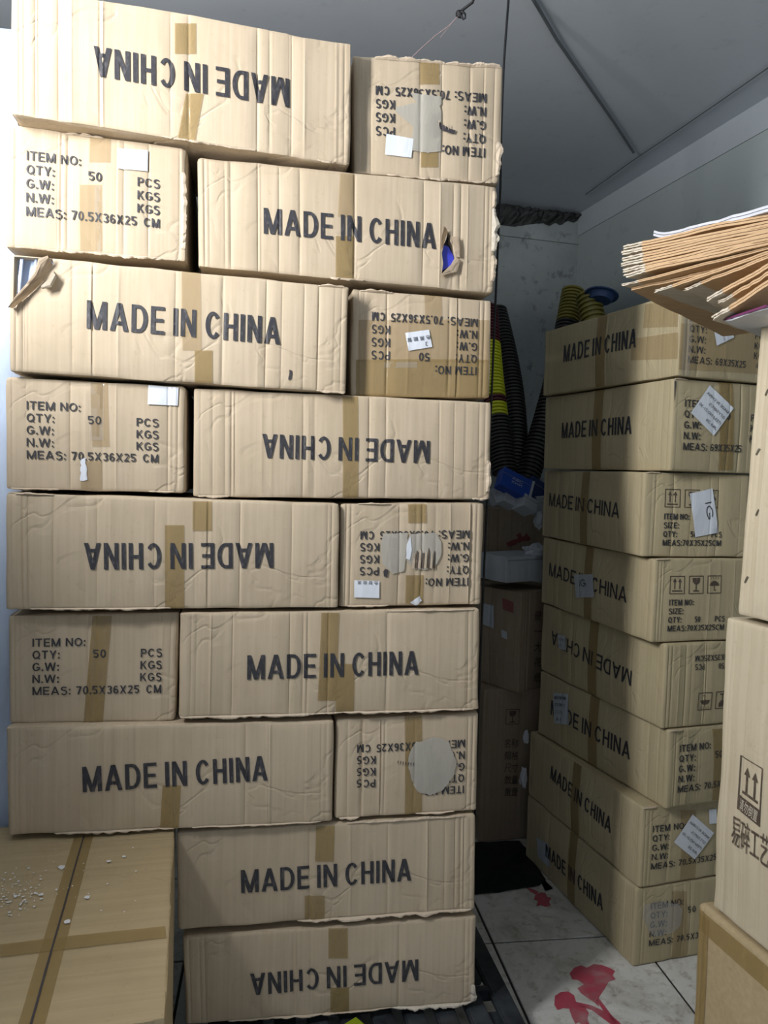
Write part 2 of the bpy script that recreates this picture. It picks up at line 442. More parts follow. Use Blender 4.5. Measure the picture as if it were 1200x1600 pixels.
    def ragged(s, side, a0, a1, mat=TORN, wd=.009, out=.006):
        """torn lip along the top ('T'), bottom ('B') or right ('R') edge of the front"""
        bm = bmesh.new(); prev = None; n = max(4, int((a1-a0)/.004)); rd = s.rnd
        for i in range(n+1):
            t = a0+(a1-a0)*i/n; k = math.sin(math.pi*i/n)**.4 if 0 < i < n else .05
            nv = abs(noise.noise(Vector((t*34, s.seed*2.3, 0))))*1.6
            g = (.15+nv*.7+rd.uniform(0, .25))*wd*k; o_ = (.3+nv*.4+rd.uniform(0, .15))*out*k+.001
            if side == 'T': p, q = s.pos(t, 0, s.h-.006, .001, 'f'), s.pos(t, 0, s.h-.002, .001, 'f')+Vector((0, -o_, g*.5))
            elif side == 'B': p, q = s.pos(t, 0, .006, .001, 'f'), s.pos(t, 0, .002, .001, 'f')+Vector((0, -o_, -g*.5))
            else: p, q = s.pos(s.w-.012, 0, t, .001, 'f'), s.pos(s.w-.003, 0, t, .001, 'f')+Vector((g, -o_, 0))
            mid = (p+q)/2+Vector((0, -.003*k, 0))
            row = [bm.verts.new(v) for v in (p, mid, q, q+Vector((0, .0035, 0)), p+Vector((0, .003, 0)))]
            if prev:
                for j in range(4): bm.faces.new((prev[j], row[j], row[j+1], prev[j+1]))
            prev = row
        return from_bm('torn_edge', bm, mat, s.root)
    def sticker(s, face, pts, mat=None, label=None):
        o = s.poly('sticker', face, pts, mat or LABEL, .0034, label=label); return o
    def block(s, x0, y0, wd, hgt, lines, inv=False, mat=None, face='f'):
        """the shipping lines of an end panel: block at (x0, y0 from top) of size wd x hgt, in metres, from the reader's top left"""
        n = len(lines); cap = hgt/(n-1+.68)*.68*1.0
        for i, parts in enumerate(lines):
            yt = y0 + i*(hgt-cap)/(n-1)+cap
            for (t, a, b_) in parts:
                A = (x0+a*wd, s.h-yt); B = (x0+b_*wd, s.h-yt)
                if inv: A, B = (s.w-A[0], s.h-A[1]), (s.w-B[0], s.h-B[1])
                s.text(face, t, A, B, cap, inv, .022, mat, local=True)

LN_A = [[('ITEM NO:', 0, .40)], [('QTY:', 0, .205), ('50', .46, .56), ('PCS', .83, 1.0)], [('G.W:', 0, .20), ('KGS', .83, 1.0)],
        [('N.W:', 0, .20), ('KGS', .83, 1.0)], [('MEAS:', 0, .29), ('70.5X36X25', .335, .825), ('CM', .88, 1.0)]]
def without50(l): return [[p for p in r_ if p[0] != '50'] for r_ in l]

# ---------------------------------------------------------------- the room
YAW = R(15.3)
EX = Vector((math.cos(YAW), math.sin(YAW), 0)); EY = Vector((-math.sin(YAW), math.cos(YAW), 0)); EZ = Vector((0, 0, 1))
K = onY(905, 335, 4.2); CEIL = K.z; K0 = Vector((K.x, K.y, 0))
def plaster(name, c, blot=.15, bs=.5):
    mt, N, L, b = newmat(name)
    m1 = mapping(N, L, (1, 1, 1)); n = noise_n(N, L, m1, 1.6, 6, .6); n2 = noise_n(N, L, m1, 14, 5, .65)
    r1 = ramp(N, L, n.outputs[0], [(.3, (1-blot,)*3), (.7, (1+blot*.4,)*3)])
    r2 = ramp(N, L, n2.outputs[0], [(.28, (1-blot*1.6,)*3), (.40+blot*.12, (1, 1, 1))])
    x = mixc(N, L, c, r1.outputs[0], 1.); x = mixc(N, L, x, r2.outputs[0], 1.)
    L.new(x, b.inputs['Base Color']); b.inputs['Roughness'].default_value = .85
    bp = bump(N, L, n2.outputs[0], bs, .004); L.new(bp.outputs[0], b.inputs['Normal'])
    return mt
CEILM = plaster('grey_ceiling_paint', (.60, .645, .70), .06, .15)
WALLM = plaster('grey_green_wall_paint', (.41, .455, .45), .10, .2)
BANDM = plaster('pale_wall_band_paint', (.46, .50, .53), .06, .2)
BACKM = plaster('stained_plaster', (.40, .43, .42), .38, .8)
PEELM = plaster('peeled_plaster', (.13, .135, .13), .5, 1.)
def wallbox(name, p, e1, e2, e3, mat):
    o = from_bm(name, slab(p, e1, e2, e3), mat); o['kind'] = 'structure'; return o
wallbox('ceiling', K0+EX*.15+EZ*CEIL+EY*.15, -EX*4.2, -EY*5.4, EZ*.12, CEILM)
wallbox('wall_back', K0+EX*.15, -EX*4.2, EY*.15, EZ*CEIL, BACKM)
wr = wallbox('wall_right', K0, -EY*5.2, EX*.15, EZ*CEIL, WALLM)
wallbox('wall_left', K0-EX*3.9, -EY*3.4, -EX*.15, EZ*CEIL, WALLM)
# raised band under the ceiling on the right wall
bd = from_bm('trim_1', slab(K0+EZ*(CEIL-.115), -EY*5.2, -EX*.006, EZ*.115), BANDM); bd['kind'] = 'structure'
# broken, peeling plaster along the top of the back wall
def peel():
    bm = bmesh.new(); rd = random.Random(5); n = 60; prev = None
    for i in range(n+1):
        x = -1.0*i/n
        dpt = .03+.05*abs(noise.noise(Vector((x*9, 2, 1)))); lo = .025+.07*abs(noise.noise(Vector((x*14, 7, 2))))+.20*i/n
        pts = []
        for j in range(7):
            f = j/6
            o_ = dpt*math.sin(math.pi*min(1, f*1.1+.1))+rd.uniform(-.014, .014)
            pts.append(bm.verts.new(K0+EX*x-EY*max(0.002, o_)+EZ*(CEIL-lo*f-.001)))
        if prev:
            for a in range(6): bm.faces.new((prev[a], pts[a], pts[a+1], prev[a+1]))
        prev = pts
    bmesh.ops.solidify(bm, geom=bm.faces[:], thickness=.01)
    o = from_bm('trim_2', bm, PEELM); o['kind'] = 'structure'
peel()
ld = from_bm('trim_3', slab(K0+EZ*(CEIL-.16)-EY*.012, -EX*1.2, EY*.012, EZ*.05), BACKM); ld['kind'] = 'structure'

# floor tiles
def tile_mat():
    mt, N, L, b = newmat('marbled_floor_tile')
    m1 = mapping(N, L, (1, 1, 1)); oi = N.new('ShaderNodeObjectInfo')
    n = noise_n(N, L, m1, 5, 8, .65, .6); n2 = noise_n(N, L, m1, 30, 5, .7)
    r1 = ramp(N, L, n.outputs[0], [(.32, (.46, .44, .385)), (.5, (.72, .71, .67)), (.7, (.82, .81, .78))])
    r2 = ramp(N, L, n2.outputs[0], [(.33, (.42, .37, .29)), (.47, (1, 1, 1))])
    x = mixc(N, L, r1.outputs[0], r2.outputs[0], .6)
    L.new(x, b.inputs['Base Color']); b.inputs['Roughness'].default_value = .38
    bp = bump(N, L, n2.outputs[0], .1, .002); L.new(bp.outputs[0], b.inputs['Normal'])
    return mt
TILE = tile_mat()
TY = R(8.0); TX = Vector((math.cos(TY), math.sin(TY), 0)); TV = Vector((-math.sin(TY), math.cos(TY), 0)); TS = .475
T0 = onz(770, 1473, 0)
flo = from_bm('floor', slab(K0+EX*.15-EZ*.06+EY*.15, -EX*4.2, -EY*5.4, EZ*.056), simple('dark_grout', (.035, .032, .028), .9)); flo['kind'] = 'structure'
tm = None
for i in range(-3, 4):
    for j in range(-5, 5):
        c = T0 + TX*(i*TS) + TV*(j*TS)
        q = c+TX*TS/2+TV*TS/2-K0
        if q.dot(EX) > -.02 or q.dot(EY) > 0.05 or q.dot(EX) < -3.2: continue
        if tm is None:
            bm = slab(Vector((0, 0, 0)), Vector((TS-.008, 0, 0)), Vector((0, TS-.008, 0)), EZ*.006)
            bmesh.ops.bevel(bm, geom=[e for e in bm.edges if min(v.co.z for v in e.verts) > .003], offset=.0012, segments=1, affect='EDGES')
            tm = bpy.data.meshes.new('tile'); bm.to_mesh(tm); bm.free(); tm.materials.append(TILE)
        o = link('tile', tm, None, flo); o.location = c-EZ*.006+TX*.004+TV*.004; o.rotation_euler = (0, 0, TY)
def floor_paint(pts, mat, name='flower_print'):
    bm = bmesh.new(); vs = [bm.verts.new(onz(x, y, .0012)) for x, y in pts]; bm.faces.new(vs)
    bmesh.ops.triangulate(bm, faces=bm.faces[:])
    return from_bm(name, bm, mat, flo)
def pinkmat():
    mt, N, L, b = newmat('faded_pink_print'); m1 = mapping(N, L, (1, 1, 1)); n = noise_n(N, L, m1, 14, 4, .6)
    r1 = ramp(N, L, n.outputs[0], [(.3, (.62, .12, .17)), (.7, (.48, .06, .10))]); L.new(r1.outputs[0], b.inputs['Base Color'])
    r2 = ramp(N, L, n.outputs[0], [(.36, (.5,)*3), (.55, (.95,)*3)]); L.new(r2.outputs[0], b.inputs['Alpha']); b.inputs['Roughness'].default_value = .4
    return mt
PINK = pinkmat()
floor_paint([(890,1521),(897,1512),(908,1508),(917,1512),(928,1506),(941,1508),(952,1512),(961,1517),(957,1524),(962,1530),(951,1534),(944,1546),(937,1556),(934,1563),(936,1573),(931,1568),(919,1560),(908,1552),(902,1544),(912,1538),(903,1531),(894,1530)], PINK)
floor_paint([(867,1556),(876,1550),(888,1549),(897,1555),(900,1565),(912,1571),(920,1582),(918,1592),(921,1600),(912,1604),(904,1597),(899,1600),(894,1590),(889,1576),(880,1575),(871,1578),(866,1570)], PINK)
floor_paint([(899,1565),(925,1571),(951,1583),(968,1597),(974,1606),(962,1606),(946,1594),(924,1578),(900,1571)], PINK)
floor_paint([(931,1562),(936,1560),(951,1580),(966,1600),(974,1612),(965,1612),(950,1590)], PINK)
floor_paint([(837,1397),(845,1394),(852,1395),(855,1401),(862,1403),(858,1409),(861,1415),(853,1417),(845,1414),(838,1416),(841,1408),(834,1405)], PINK)
floor_paint([(822,1386),(832,1389),(842,1393),(838,1398),(828,1393)], PINK)

# ---------------------------------------------------------------- left stack of cartons
PR = onz(742, 1572, .13); L0 = R(10.5)
MIC = [('MADE', 0, .392), ('IN', .437, .555), ('CHINA', .603, 1)]
def face_box(label, quad, yaw, D, seed, off=0, name='cardboard_carton', group='cartons of the tall stack on the left', **k):
    """quad: the front panel's corners TL TR BR BL in the photograph; off moves it towards the camera"""
    n0 = Vector((-math.sin(L0), math.cos(L0), 0))
    mx = (quad[0][0]+quad[1][0]+quad[2][0]+quad[3][0])/4; my = sum(q[1] for q in quad)/4
    base = onplane(mx, my, PR-n0*off, L0)
    P = [onplane(x, y, base, yaw) for x, y in quad]
    org = Vector(P[3]); org.z = min(P[2].z, P[3].z)
    M = Matrix.Rotation(-yaw, 3, 'Z')
    cor = [((M@(p-org)).x, p.z-org.z) for p in P]
    return Carton(name, label, 'carton', group, org, yaw, cor, D, seed, **k)
LONG, ENDD = .36, .705
A1 = face_box('kraft carton at the left of the topmost row, MADE IN CHINA printed upside down', ((16,-30),(549,68),(548,261),(17,180)), R(14.5), LONG, 1, .03, ncr=(15, 4))
A1.text('f', '', (452, 125), (147, 74), .062, True, words=MIC)
A1.tape('f', 273, 37, 306, 86); A1.tape('f', 290, 148, 318, 225, sh=-14)
A1.ragged('B', .30, .50); A1.ragged('B', .64, .72)
B1 = face_box('carton end at the right of the topmost row, white sticker, shipping lines upside down', ((552,86),(786,103),(781,289),(553,272)), R(8.5), ENDD, 2, -.035, ncr=(6, 5))
B1.block(.040, .060, .268, .148, without50(LN_A), True)
B1.tape('f', 655, 97, 686, 133); B1.tape('f', 657, 236, 684, 262)
B1.poly('paper_residue', 'f', [(640,147),(690,153),(690,160),(686,168),(690,182),(688,238),(668,240),(640,236),(645,200),(633,190),(618,178),(617,170),(650,162)], RESID, .0032, jag=.001, label='grey residue of a peeled sheet')
B1.sticker('f', [(603,211),(645,219),(642,248),(601,243)], label='blank white sticker')
B1.poly('torn_hole', 'f', [(683,192),(690,196),(700,203),(711,206),(708,211),(697,209),(686,204)], DARK, .0044, jag=.001)
for i in range(4): B1.poly('torn_ply', 'f', [(683+i*5,192+i*2),(685+i*5,192+i*2),(684+i*5,201+i*2)], TORN, .007)
B1.ragged('T', .05, .22, wd=.014); B1.ragged('T', .22, .355, wd=.02, out=.012)
B1.ragged('B', .08, .34, wd=.012); B1.ragged('R', .02, .10)
A2c = None
B2 = face_box('carton end at the left of the second row, white sticker beside ITEM NO', ((10,192),(292,230),(291,410),(8,388)), R(10.0), ENDD, 3, .0, ncr=(7, 5))
B2.block(.042, .052, .277, .135, LN_A)
B2.tape('f', 140, 212, 173, 255, TAPE_L); B2.tape('f', 125, 290, 160, 392, TAPE_L); B2.tape('f', 149, 292, 158, 394, TAPE_C)
B2.sticker('f', [(184,233),(232,236),(231,269),(184,265)], label='blank white sticker')
B2.ragged('B', .02, .16, wd=.012); B2.ragged('B', .17, .36, wd=.012); B2.ragged('T', .12, .20); B2.ragged('R', .03, .2, wd=.008)
def hole(pts, quad, yaw, off):   # helper: pixel outline -> face coords needs the carton, so build it first without the cut
    pass
A2 = face_box('carton right of the second row, torn open showing blue plastic', ((308,243),(777,290),(773,460),(310,418)), R(10.5), LONG, 4, -.01, ncr=(13, 4))
A2.text('f', '', (412, 366), (680, 390), .0585, words=MIC)
A2.tape('f', 531, 271, 555, 340, TAPE_L, -4); A2.tape('f', 524, 370, 553, 437)
A2.ragged('R', .03, .09, wd=.012); A2.ragged('R', .10, .20, TORNW, wd=.014); A2.ragged('B', .30, .38); A2.ragged('R', .2, .24)
def tear(c, px_, name='torn_hole'):
    c.cut([c.px('f', *p) for p in px_])
    me = c.body.data
    for p in me.polygons: p.use_smooth = True
    me.set_sharp_from_angle(angle=R(32))
tear(A2, [(699,362),(704,368),(703,377),(707,383),(709,393),(712,402),(706,412),(694,424),(690,428),(692,412),(690,396),(693,382),(697,374)])
def inlay(c, px_, depth, mat, name, label=None, thick=.006):
    bm = bmesh.new(); pts = [c.px('f', *p) for p in px_]
    a = [bm.verts.new(c.pos(x, 0, z)+Vector((0, depth, 0))) for x, z in pts]; b_ = [bm.verts.new(v.co+Vector((0, thick, 0))) for v in a]
    n = len(a); bm.faces.new(a); bm.faces.new(b_[::-1])
    for i in range(n): bm.faces.new((a[i], b_[i], b_[(i+1) % n], a[(i+1) % n]))
    bmesh.ops.recalc_face_normals(bm, faces=bm.faces)
    o = from_bm(name, bm, mat, c.root)
    if label: o['label'] = label
    return o
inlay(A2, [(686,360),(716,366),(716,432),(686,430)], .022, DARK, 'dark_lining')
inlay(A2, [(691,380),(702,384),(710,398),(711,410),(692,422),(690,400)], .010, BLUEP, 'blue_wrapper', 'shiny blue plastic seen in the tear')
def flap(c, base, tip, lift, mat=TORN, curl=0., name='torn_flap'):
    """a torn, lifted flap between a base line and a tip line given in pixels"""
    bm = bmesh.new(); n = len(base); rows = []
    for k in range(6):
        f = k/5; row = []
        for i in range(n):
            a = Vector(c.px('f', *base[i])); b_ = Vector(c.px('f', *tip[i])); q = a.lerp(b_, f)
            row.append(bm.verts.new(c.pos(q.x, 0, q.y)+Vector((0, -.001-lift*math.sin(f*(math.pi/2+curl)), 0))))
        rows.append(row)
    for a, b_ in zip(rows, rows[1:]):
        for i in range(n-1): bm.faces.new((a[i], a[i+1], b_[i+1], b_[i]))
    bmesh.ops.solidify(bm, geom=bm.faces[:], thickness=.0028)
    o = from_bm(name, bm, mat, c.root); return o
flap(A2, [(699,362),(694,378),(690,392)], [(691,356),(688,370),(686,386)], .012)
flap(A2, [(705,370),(709,386),(712,402)], [(714,372),(717,388),(717,404)], .008)
flap(A2, [(690,428),(700,420),(712,404)], [(686,433),(712,426),(719,408)], .007)
A3 = face_box('long carton in the third row, upper left corner torn open over plastic', ((14,395),(545,447),(541,616),(14,582)), R(10.8), LONG, 5, .02, ncr=(14, 4))
A3.text('f', '', (136, 514), (437, 539), .0605, words=MIC)
A3.tape('f', 283, 416, 313, 548, TAPE_L, 2); A3.tape('f', 304, 548, 332, 600)
A3.ragged('B', .66, .735, wd=.012, out=.01); A3.ragged('T', .66, .72, wd=.01)
A3.poly('torn_slit', 'f', [(452,578),(456,580),(455,592),(450,595)], DARK, .002, jag=.001)
tear(A3, [(22,400),(82,402),(84,412),(76,424),(60,440),(44,456),(30,468),(20,480)])
inlay(A3, [(17,392),(96,400),(84,470),(17,500)], .024, FILM, 'plastic_bag', 'clear bluish plastic bag inside the torn corner')
for i, (x, wd) in enumerate(((30, 4), (52, 3), (62, 7), (74, 3))):
    inlay(A3, [(x, 402), (x+wd, 402), (x+wd-6, 462), (x-7, 462)], .010, FILM, 'bag_fold')
flap(A3, [(20,482),(36,469),(52,456),(66,442),(76,428),(83,414)], [(15,484),(30,464),(45,447),(58,428),(64,408),(78,402)], .022, TORN, .5)
flap(A3, [(66,446),(76,436),(84,424)], [(70,455),(84,452),(92,436)], .020, TORNW, .6)
B3 = face_box('carton end in the third row with wide glossy tape and tilted white label', ((550,450),(769,468),(765,623),(548,621)), R(10.5), ENDD, 6, -.03, ncr=(6, 5), r=.007)
B3.block(.036, .058, .262, .140, LN_A, True)
B3.tape('f', 663, 459, 690, 500, TAPE_L); B3.tape('f', 560, 500, 764, 566, TAPE_L); B3.tape('f', 556, 562, 764, 622, TAPE)
B3.tape('f', 600, 566, 651, 575, TAPE_C)
lb = B3.sticker('f', [(632,521),(669,516),(674,543),(637,549)], label='white label with printed characters')
B3.text('f', '色 黑 能 智', (671, 525), (635, 530), .008, True, .01, GREYINK, parent=lb, off=.0044)
B3.text('f', '3', (667, 535), (663, 535), .010, True, .01, GREYINK, parent=lb, off=.0044)
B3.ragged('T', .02, .10)
B4 = face_box('carton end at the left of the fourth row, clear tape over the number 50', ((8,587),(290,602),(289,772),(9,766)), R(10.5), ENDD, 7, .0, ncr=(6, 5))
B4.block(.044, .052, .278, .125, LN_A)
B4.tape('f', 141, 596, 168, 698, TAPE_L, 4); B4.tape('f', 126, 720, 160, 764, TAPE_L); B4.tape('f', 141, 592, 163, 688, TAPE_C)
B4.sticker('f', [(232,602),(279,605),(278,634),(231,632)], label='blank white sticker')
B4.poly('sticker_scrap', 'f', [(127,718),(134,716),(138,750),(126,752)], LABEL, .0022, jag=.0015)
B4.ragged('B', .01, .11); B4.ragged('B', .30, .36)
A4 = face_box('long carton of the fourth row, MADE IN CHINA upside down across full height tape', ((302,604),(769,627),(766,782),(302,778)), R(10.3), LONG, 8, .0, ncr=(14, 4))
A4.text('f', '', (671, 689), (410, 678), .0545, True, words=MIC)
A4.tape('f', 535, 619, 559, 781, sh=0); A4.ragged('R', .02, .1, wd=.006); A4.ragged('B', .66, .7); A4.ragged('B', .01, .08)
A5 = face_box('long carton of the fifth row, MADE IN CHINA upside down, two tape pieces', ((8,768),(531,785),(528,951),(9,955)), R(10.6), LONG, 9, .012, ncr=(13, 4))
A5.text('f', '', (427, 848), (132, 848), .0585, True, words=MIC)
A5.tape('f', 301, 783, 331, 829); A5.tape('f', 258, 820, 288, 952)
A5.ragged('B', .05, .35, wd=.008); A5.ragged('T', .02, .10)
B5 = face_box('carton end in the fifth row with two torn grey patches and white label', ((533,785),(757,784),(752,946),(530,950)), R(10.5), ENDD, 10, -.004, ncr=(7, 5))
B5.block(.036, .050, .270, .135, without50(LN_A), True)
B5.tape('f', 637, 787, 666, 817); B5.tape('f', 633, 898, 661, 943)
B5.poly('paper_residue', 'f', [(598,834),(636,832),(634,860),(630,892),(612,896),(596,880),(594,850)], RESID, .0032, jag=.001, label='grey residue of a peeled sheet')
B5.poly('paper_residue', 'f', [(640,834),(680,832),(688,846),(688,866),(680,882),(662,890),(646,888),(634,876),(633,850)], RESID, .0036, jag=.001, label='grey residue of a peeled sheet')
for i in range(8): B5.poly('torn_ply', 'f', [(642+i*4.6,886),(645+i*4.6,868-(i%3)*5-4),(648+i*4.4,862),(646+i*4.6,888)], INKB if i % 2 else TORN, .005)
B5.poly('torn_ply', 'f', [(634,850),(640,838),(642,858),(639,874),(633,872)], LABEL, .005, label='white torn paper')
B5.poly('torn_hole', 'f', [(598,892),(601,888),(606,890),(604,901),(599,900)], DARK, .003)
lb = B5.sticker('f', [(553,906),(592,907),(592,934),(553,933)], label='white label with one faint printed line')
B5.text('f', '色 智 能 黑', (590, 908), (558, 907), .007, True, .0, GREYINK, parent=lb, off=.0044)
B5.poly('tape_curl', 'f', [(640,941),(655,930),(658,938),(650,947)], LABEL, .006); B5.ragged('B', .02, .12); B5.ragged('T', .04, .12)
B6 = face_box('carton end at the left of the sixth row with slanting brown tape', ((12,960),(280,955),(275,1128),(13,1132)), R(10.5), ENDD, 11, -.015, ncr=(5, 5), bulge=.003)
B6.block(.052, .056, .280, .130, LN_A)
B6.tape('f', 145, 962, 175, 1128, sh=-14)
A6 = face_box('long carton of the sixth row, MADE IN CHINA across two overlapping tapes', ((282,957),(750,950),(748,1110),(279,1124)), R(10.5), LONG, 12, .01, ncr=(12, 4))
A6.text('f', '', (386, 1061), (653, 1053), .0575, words=MIC)
A6.tape('f', 502, 957, 530, 1094, sh=-6); A6.tape('f', 524, 1036, 553, 1116)
A6.ragged('B', .0, .3, wd=.012); A6.ragged('B', .3, .7, wd=.010); A6.ragged('T', .48, .70, wd=.006)
A7 = face_box('long carton of the seventh row, MADE IN CHINA upright, behind the ochre carton', ((10,1136),(522,1125),(520,1286),(11,1308)), R(10.7), LONG, 13, .012, ncr=(11, 4), bulge=.003)
A7.text('f', '', (130, 1237), (418, 1218), .0585, words=MIC)
A7.tape('f', 254, 1226, 283, 1296, sh=-4); A7.ragged('B', .1, .36); A7.ragged('B', .4, .7, wd=.006)
B7 = face_box('carton end in the seventh row with large round grey patch over its lines', ((525,1123),(749,1112),(745,1268),(523,1281)), R(10.5), ENDD, 14, -.002, ncr=(7, 5))
B7.block(.036, .050, .270, .135, without50(LN_A), True)
B7.tape('f', 632, 1117, 659, 1273, TAPE)
B7.poly('paper_residue', 'f', [(660,1156),(676,1150),(690,1152),(700,1158),(706,1172),(712,1190),(708,1208),(700,1222),(690,1234),(672,1240),(656,1238),(646,1228),(640,1210),(636,1190),(640,1170),(650,1158)], RESID, .0034, jag=.0014, label='round grey residue of a peeled sheet')
for i in range(7): B7.poly('torn_ply', 'f', [(620+i*4,1188+i*.5),(622+i*4,1186+i*.5),(621+i*4,1193+i*.5)], INKB, .004)
B7.ragged('B', .01, .06, wd=.012); B7.ragged('B', .2, .3)
A8 = face_box('second carton up from the pallet, MADE IN CHINA upright, beside the ochre carton', ((275,1300),(744,1272),(742,1422),(278,1455)), R(10.2), LONG, 15, .0, ncr=(8, 4), bulge=.003)
A8.text('f', '', (377, 1394), (642, 1375), .0565, words=MIC)
A8.tape('f', 494, 1290, 523, 1345, sh=-2); A8.tape('f', 476, 1398, 507, 1442)
A8.ragged('T', .40, .70, wd=.014); A8.ragged('B', .28, .715, wd=.014, out=.01)
A9 = face_box('bottom carton of the left stack on black pallet, MADE IN CHINA upside down', ((286,1464),(745,1430),(742,1568),(290,1603)), R(10.2), LONG, 16, .0, ncr=(8, 4), bulge=.003)
A9.text('f', '', (653, 1497), (391, 1520), .0545, True, words=MIC)
A9.tape('f', 513, 1449, 543, 1496); A9.tape('f', 516, 1542, 545, 1588)
A9.ragged('B', .50, .71, TORNW, wd=.018, out=.014); A9.ragged('B', .1, .5, wd=.008); A9.ragged('R', .0, .05, TORNW)

# ---------------------------------------------------------------- pallet
def mat_black():
    mt, N, L, b = newmat('scuffed_black_plastic'); m1 = mapping(N, L, (1, 1, 1)); n = noise_n(N, L, m1, 12, 5, .6)
    r_ = ramp(N, L, n.outputs[0], [(.35, (.012, .014, .018)), (.75, (.07, .08, .09))]); L.new(r_.outputs[0], b.inputs['Base Color'])
    b.inputs['Roughness'].default_value = .35; return mt
PAL = mat_black()
pt = Vector((-.385, 1.76, 0)); pa = R(10.5)
pal = empty('pallet', pt, pa, 'black plastic pallet under the left stack of cartons', 'pallet')
PW, PD = .80, .80
for k in range(10):
    bm = slab(Vector((k*PW/10, -.085, .105)), Vector((PW/10-.028, 0, 0)), Vector((0, PD, 0)), EZ*.022); bmesh.ops.bevel(bm, geom=bm.edges[:], offset=.004, segments=2, affect='EDGES')
    from_bm('deck_slat', bm, PAL, pal)
for k in range(6):
    bm = slab(Vector((0, -.085+k*(PD-.02)/5, .092)), Vector((PW-.03, 0, 0)), Vector((0, .02, 0)), EZ*.03); from_bm('cross_bar', bm, PAL, pal)
for k in range(3):
    for j in range(3):
        bm = slab(Vector((k*(PW-.13)/2, -.085+j*(PD-.12)/2, 0)), Vector((.1, 0, 0)), Vector((0, .12, 0)), EZ*.095); bmesh.ops.bevel(bm, geom=bm.edges[:], offset=.008, segments=2, affect='EDGES')
        from_bm('foot', bm, PAL, pal)
bm = bmesh.new(); q = [onplane(x, y, PR-Vector((0, .09, 0)), L0) for x, y in ((538,1600),(556,1589),(569,1600),(575,1640),(528,1640))]
vs = [bm.verts.new(p) for p in q]; bm.faces.new(vs); bmesh.ops.solidify(bm, geom=bm.faces[:], thickness=.001)
tag(from_bm('paper_tag', bm, simple('lime_yellow_paper', (.60, .72, .02), .5)), 'lime yellow paper tag sticking up in front of the black pallet', 'tag')

# ---------------------------------------------------------------- ochre carton, lower left
zt = .634
p_br = onz(273, 1299, zt); p_fr = onz(259, 1600, zt)
yo = math.atan2(-(p_br-p_fr).x, (p_br-p_fr).y)
Lc, Wc, Lb = .72, .46, .10
M_ = Matrix.Rotation(yo, 3, 'Z'); org = p_br - M_@Vector((Wc, Lc-Lb, 0)); org.z = 0
OC = Carton('flat_topped_carton', 'ochre carton in the lower left corner, taped cross on top and white paint specks', 'carton', None, org, yo,
            ((0, zt), (Wc, zt), (Wc, 0), (0, 0)), Lc, 33, mat=KRAFT_T, ncr=(2, 2), r=.007, bulge=.003, step=.05)
def tp(x, y): return OC.px('t', x, y)
OC.poly('packing_tape', 't', [(116,1306),(146,1304),(70,1600),(28,1600)], TAPE, .0012)
OC.poly('packing_tape', 't', [(0,1474),(258,1446),(260,1464),(0,1495)], TAPE, .0018)
OC.poly('flap_seam', 't', [(130,1305),(132,1305),(50,1600),(46,1600)], DARK, .0022)
SPECK = simple('white_paint', (.75, .76, .76), .4)
rd = random.Random(3); V, Fc = [], []
def blob(cx, cy, r_):
    k = len(V); n = 9; c = Vector(tp(cx, cy))
    for i in range(n):
        a = i*math.tau/n; q = r_*rd.uniform(.6, 1.2); V.append((c.x+q*math.cos(a), c.y+q*math.sin(a)*1.1))
    Fc.append(tuple(range(k, k+n)))
blob(96, 1356, .009); blob(136, 1403, .006); blob(64, 1398, .005); blob(105, 1441, .006); blob(170, 1347, .005); blob(194, 1339, .004); blob(45, 1357, .003)
for _ in range(120):
    cx, cy = rd.gauss(22, 24), rd.gauss(1398, 18)
    if cx > 1: blob(cx, cy, rd.uniform(.0008, .0030))
for _ in range(26): blob(rd.uniform(20, 215), rd.uniform(1320, 1440), rd.uniform(.0006, .0022))
sk = OC.lay('paint_speck', 't', V, Fc, .003, SPECK); sk['kind'] = 'stuff'

# ---------------------------------------------------------------- plastic wrapped pile beyond the left edge
pq = onplane(9, 800, PR, L0)
bmw = bmesh.new(); rows = []
nA, nZ = 40, 40
for j in range(nZ+1):
    z = 2.46*j/nZ; row = []
    for i in range(nA):
        t = i/nA*4; sd = int(t); f = t-sd
        c4 = [(0, 0), (-.44, 0), (-.44, .5), (0, .5)]
        a, b_ = c4[sd], c4[(sd+1) % 4]; x = a[0]+(b_[0]-a[0])*f; y = a[1]+(b_[1]-a[1])*f
        d = .010*noise.noise(Vector((x*12, y*12, z*3)))+.006*noise.noise(Vector((x*5, y*30, z*14)))
        row.append(bmw.verts.new((x-.012+d, y+d, z)))
    rows.append(row)
for a, b_ in zip(rows, rows[1:]):
    for i in range(nA): bmw.faces.new((a[i], a[(i+1) % nA], b_[(i+1) % nA], b_[i]))
bmw.faces.new(rows[0][::-1]); bmw.faces.new(rows[-1])
wp = from_bm('wrapped_pile', bmw, FILM, smooth=True); wp.location = (pq.x-.02, pq.y+.135, 0); wp.rotation_euler = (0, 0, L0)
tag(wp, 'tall pile wrapped in pale blue plastic film at the extreme left edge', 'wrapped pile')

# unseen pile of plain cartons, added to shade the lower left from the window
for i, lab in enumerate(('unseen plain carton added for shade, bottom of the pile left of the camera', 'unseen plain carton added for shade, middle of the pile left of the camera', 'unseen plain carton added for shade, top of the pile left of the camera')):
    Carton('shade_carton', lab, 'carton', 'unseen cartons added for shade left of the camera', (-1.685, .25, .637*i), R(0), ((0, .632), (.70, .632), (.70, 0), (0, 0)), .95, 81+i, ncr=(2, 2), step=.1)

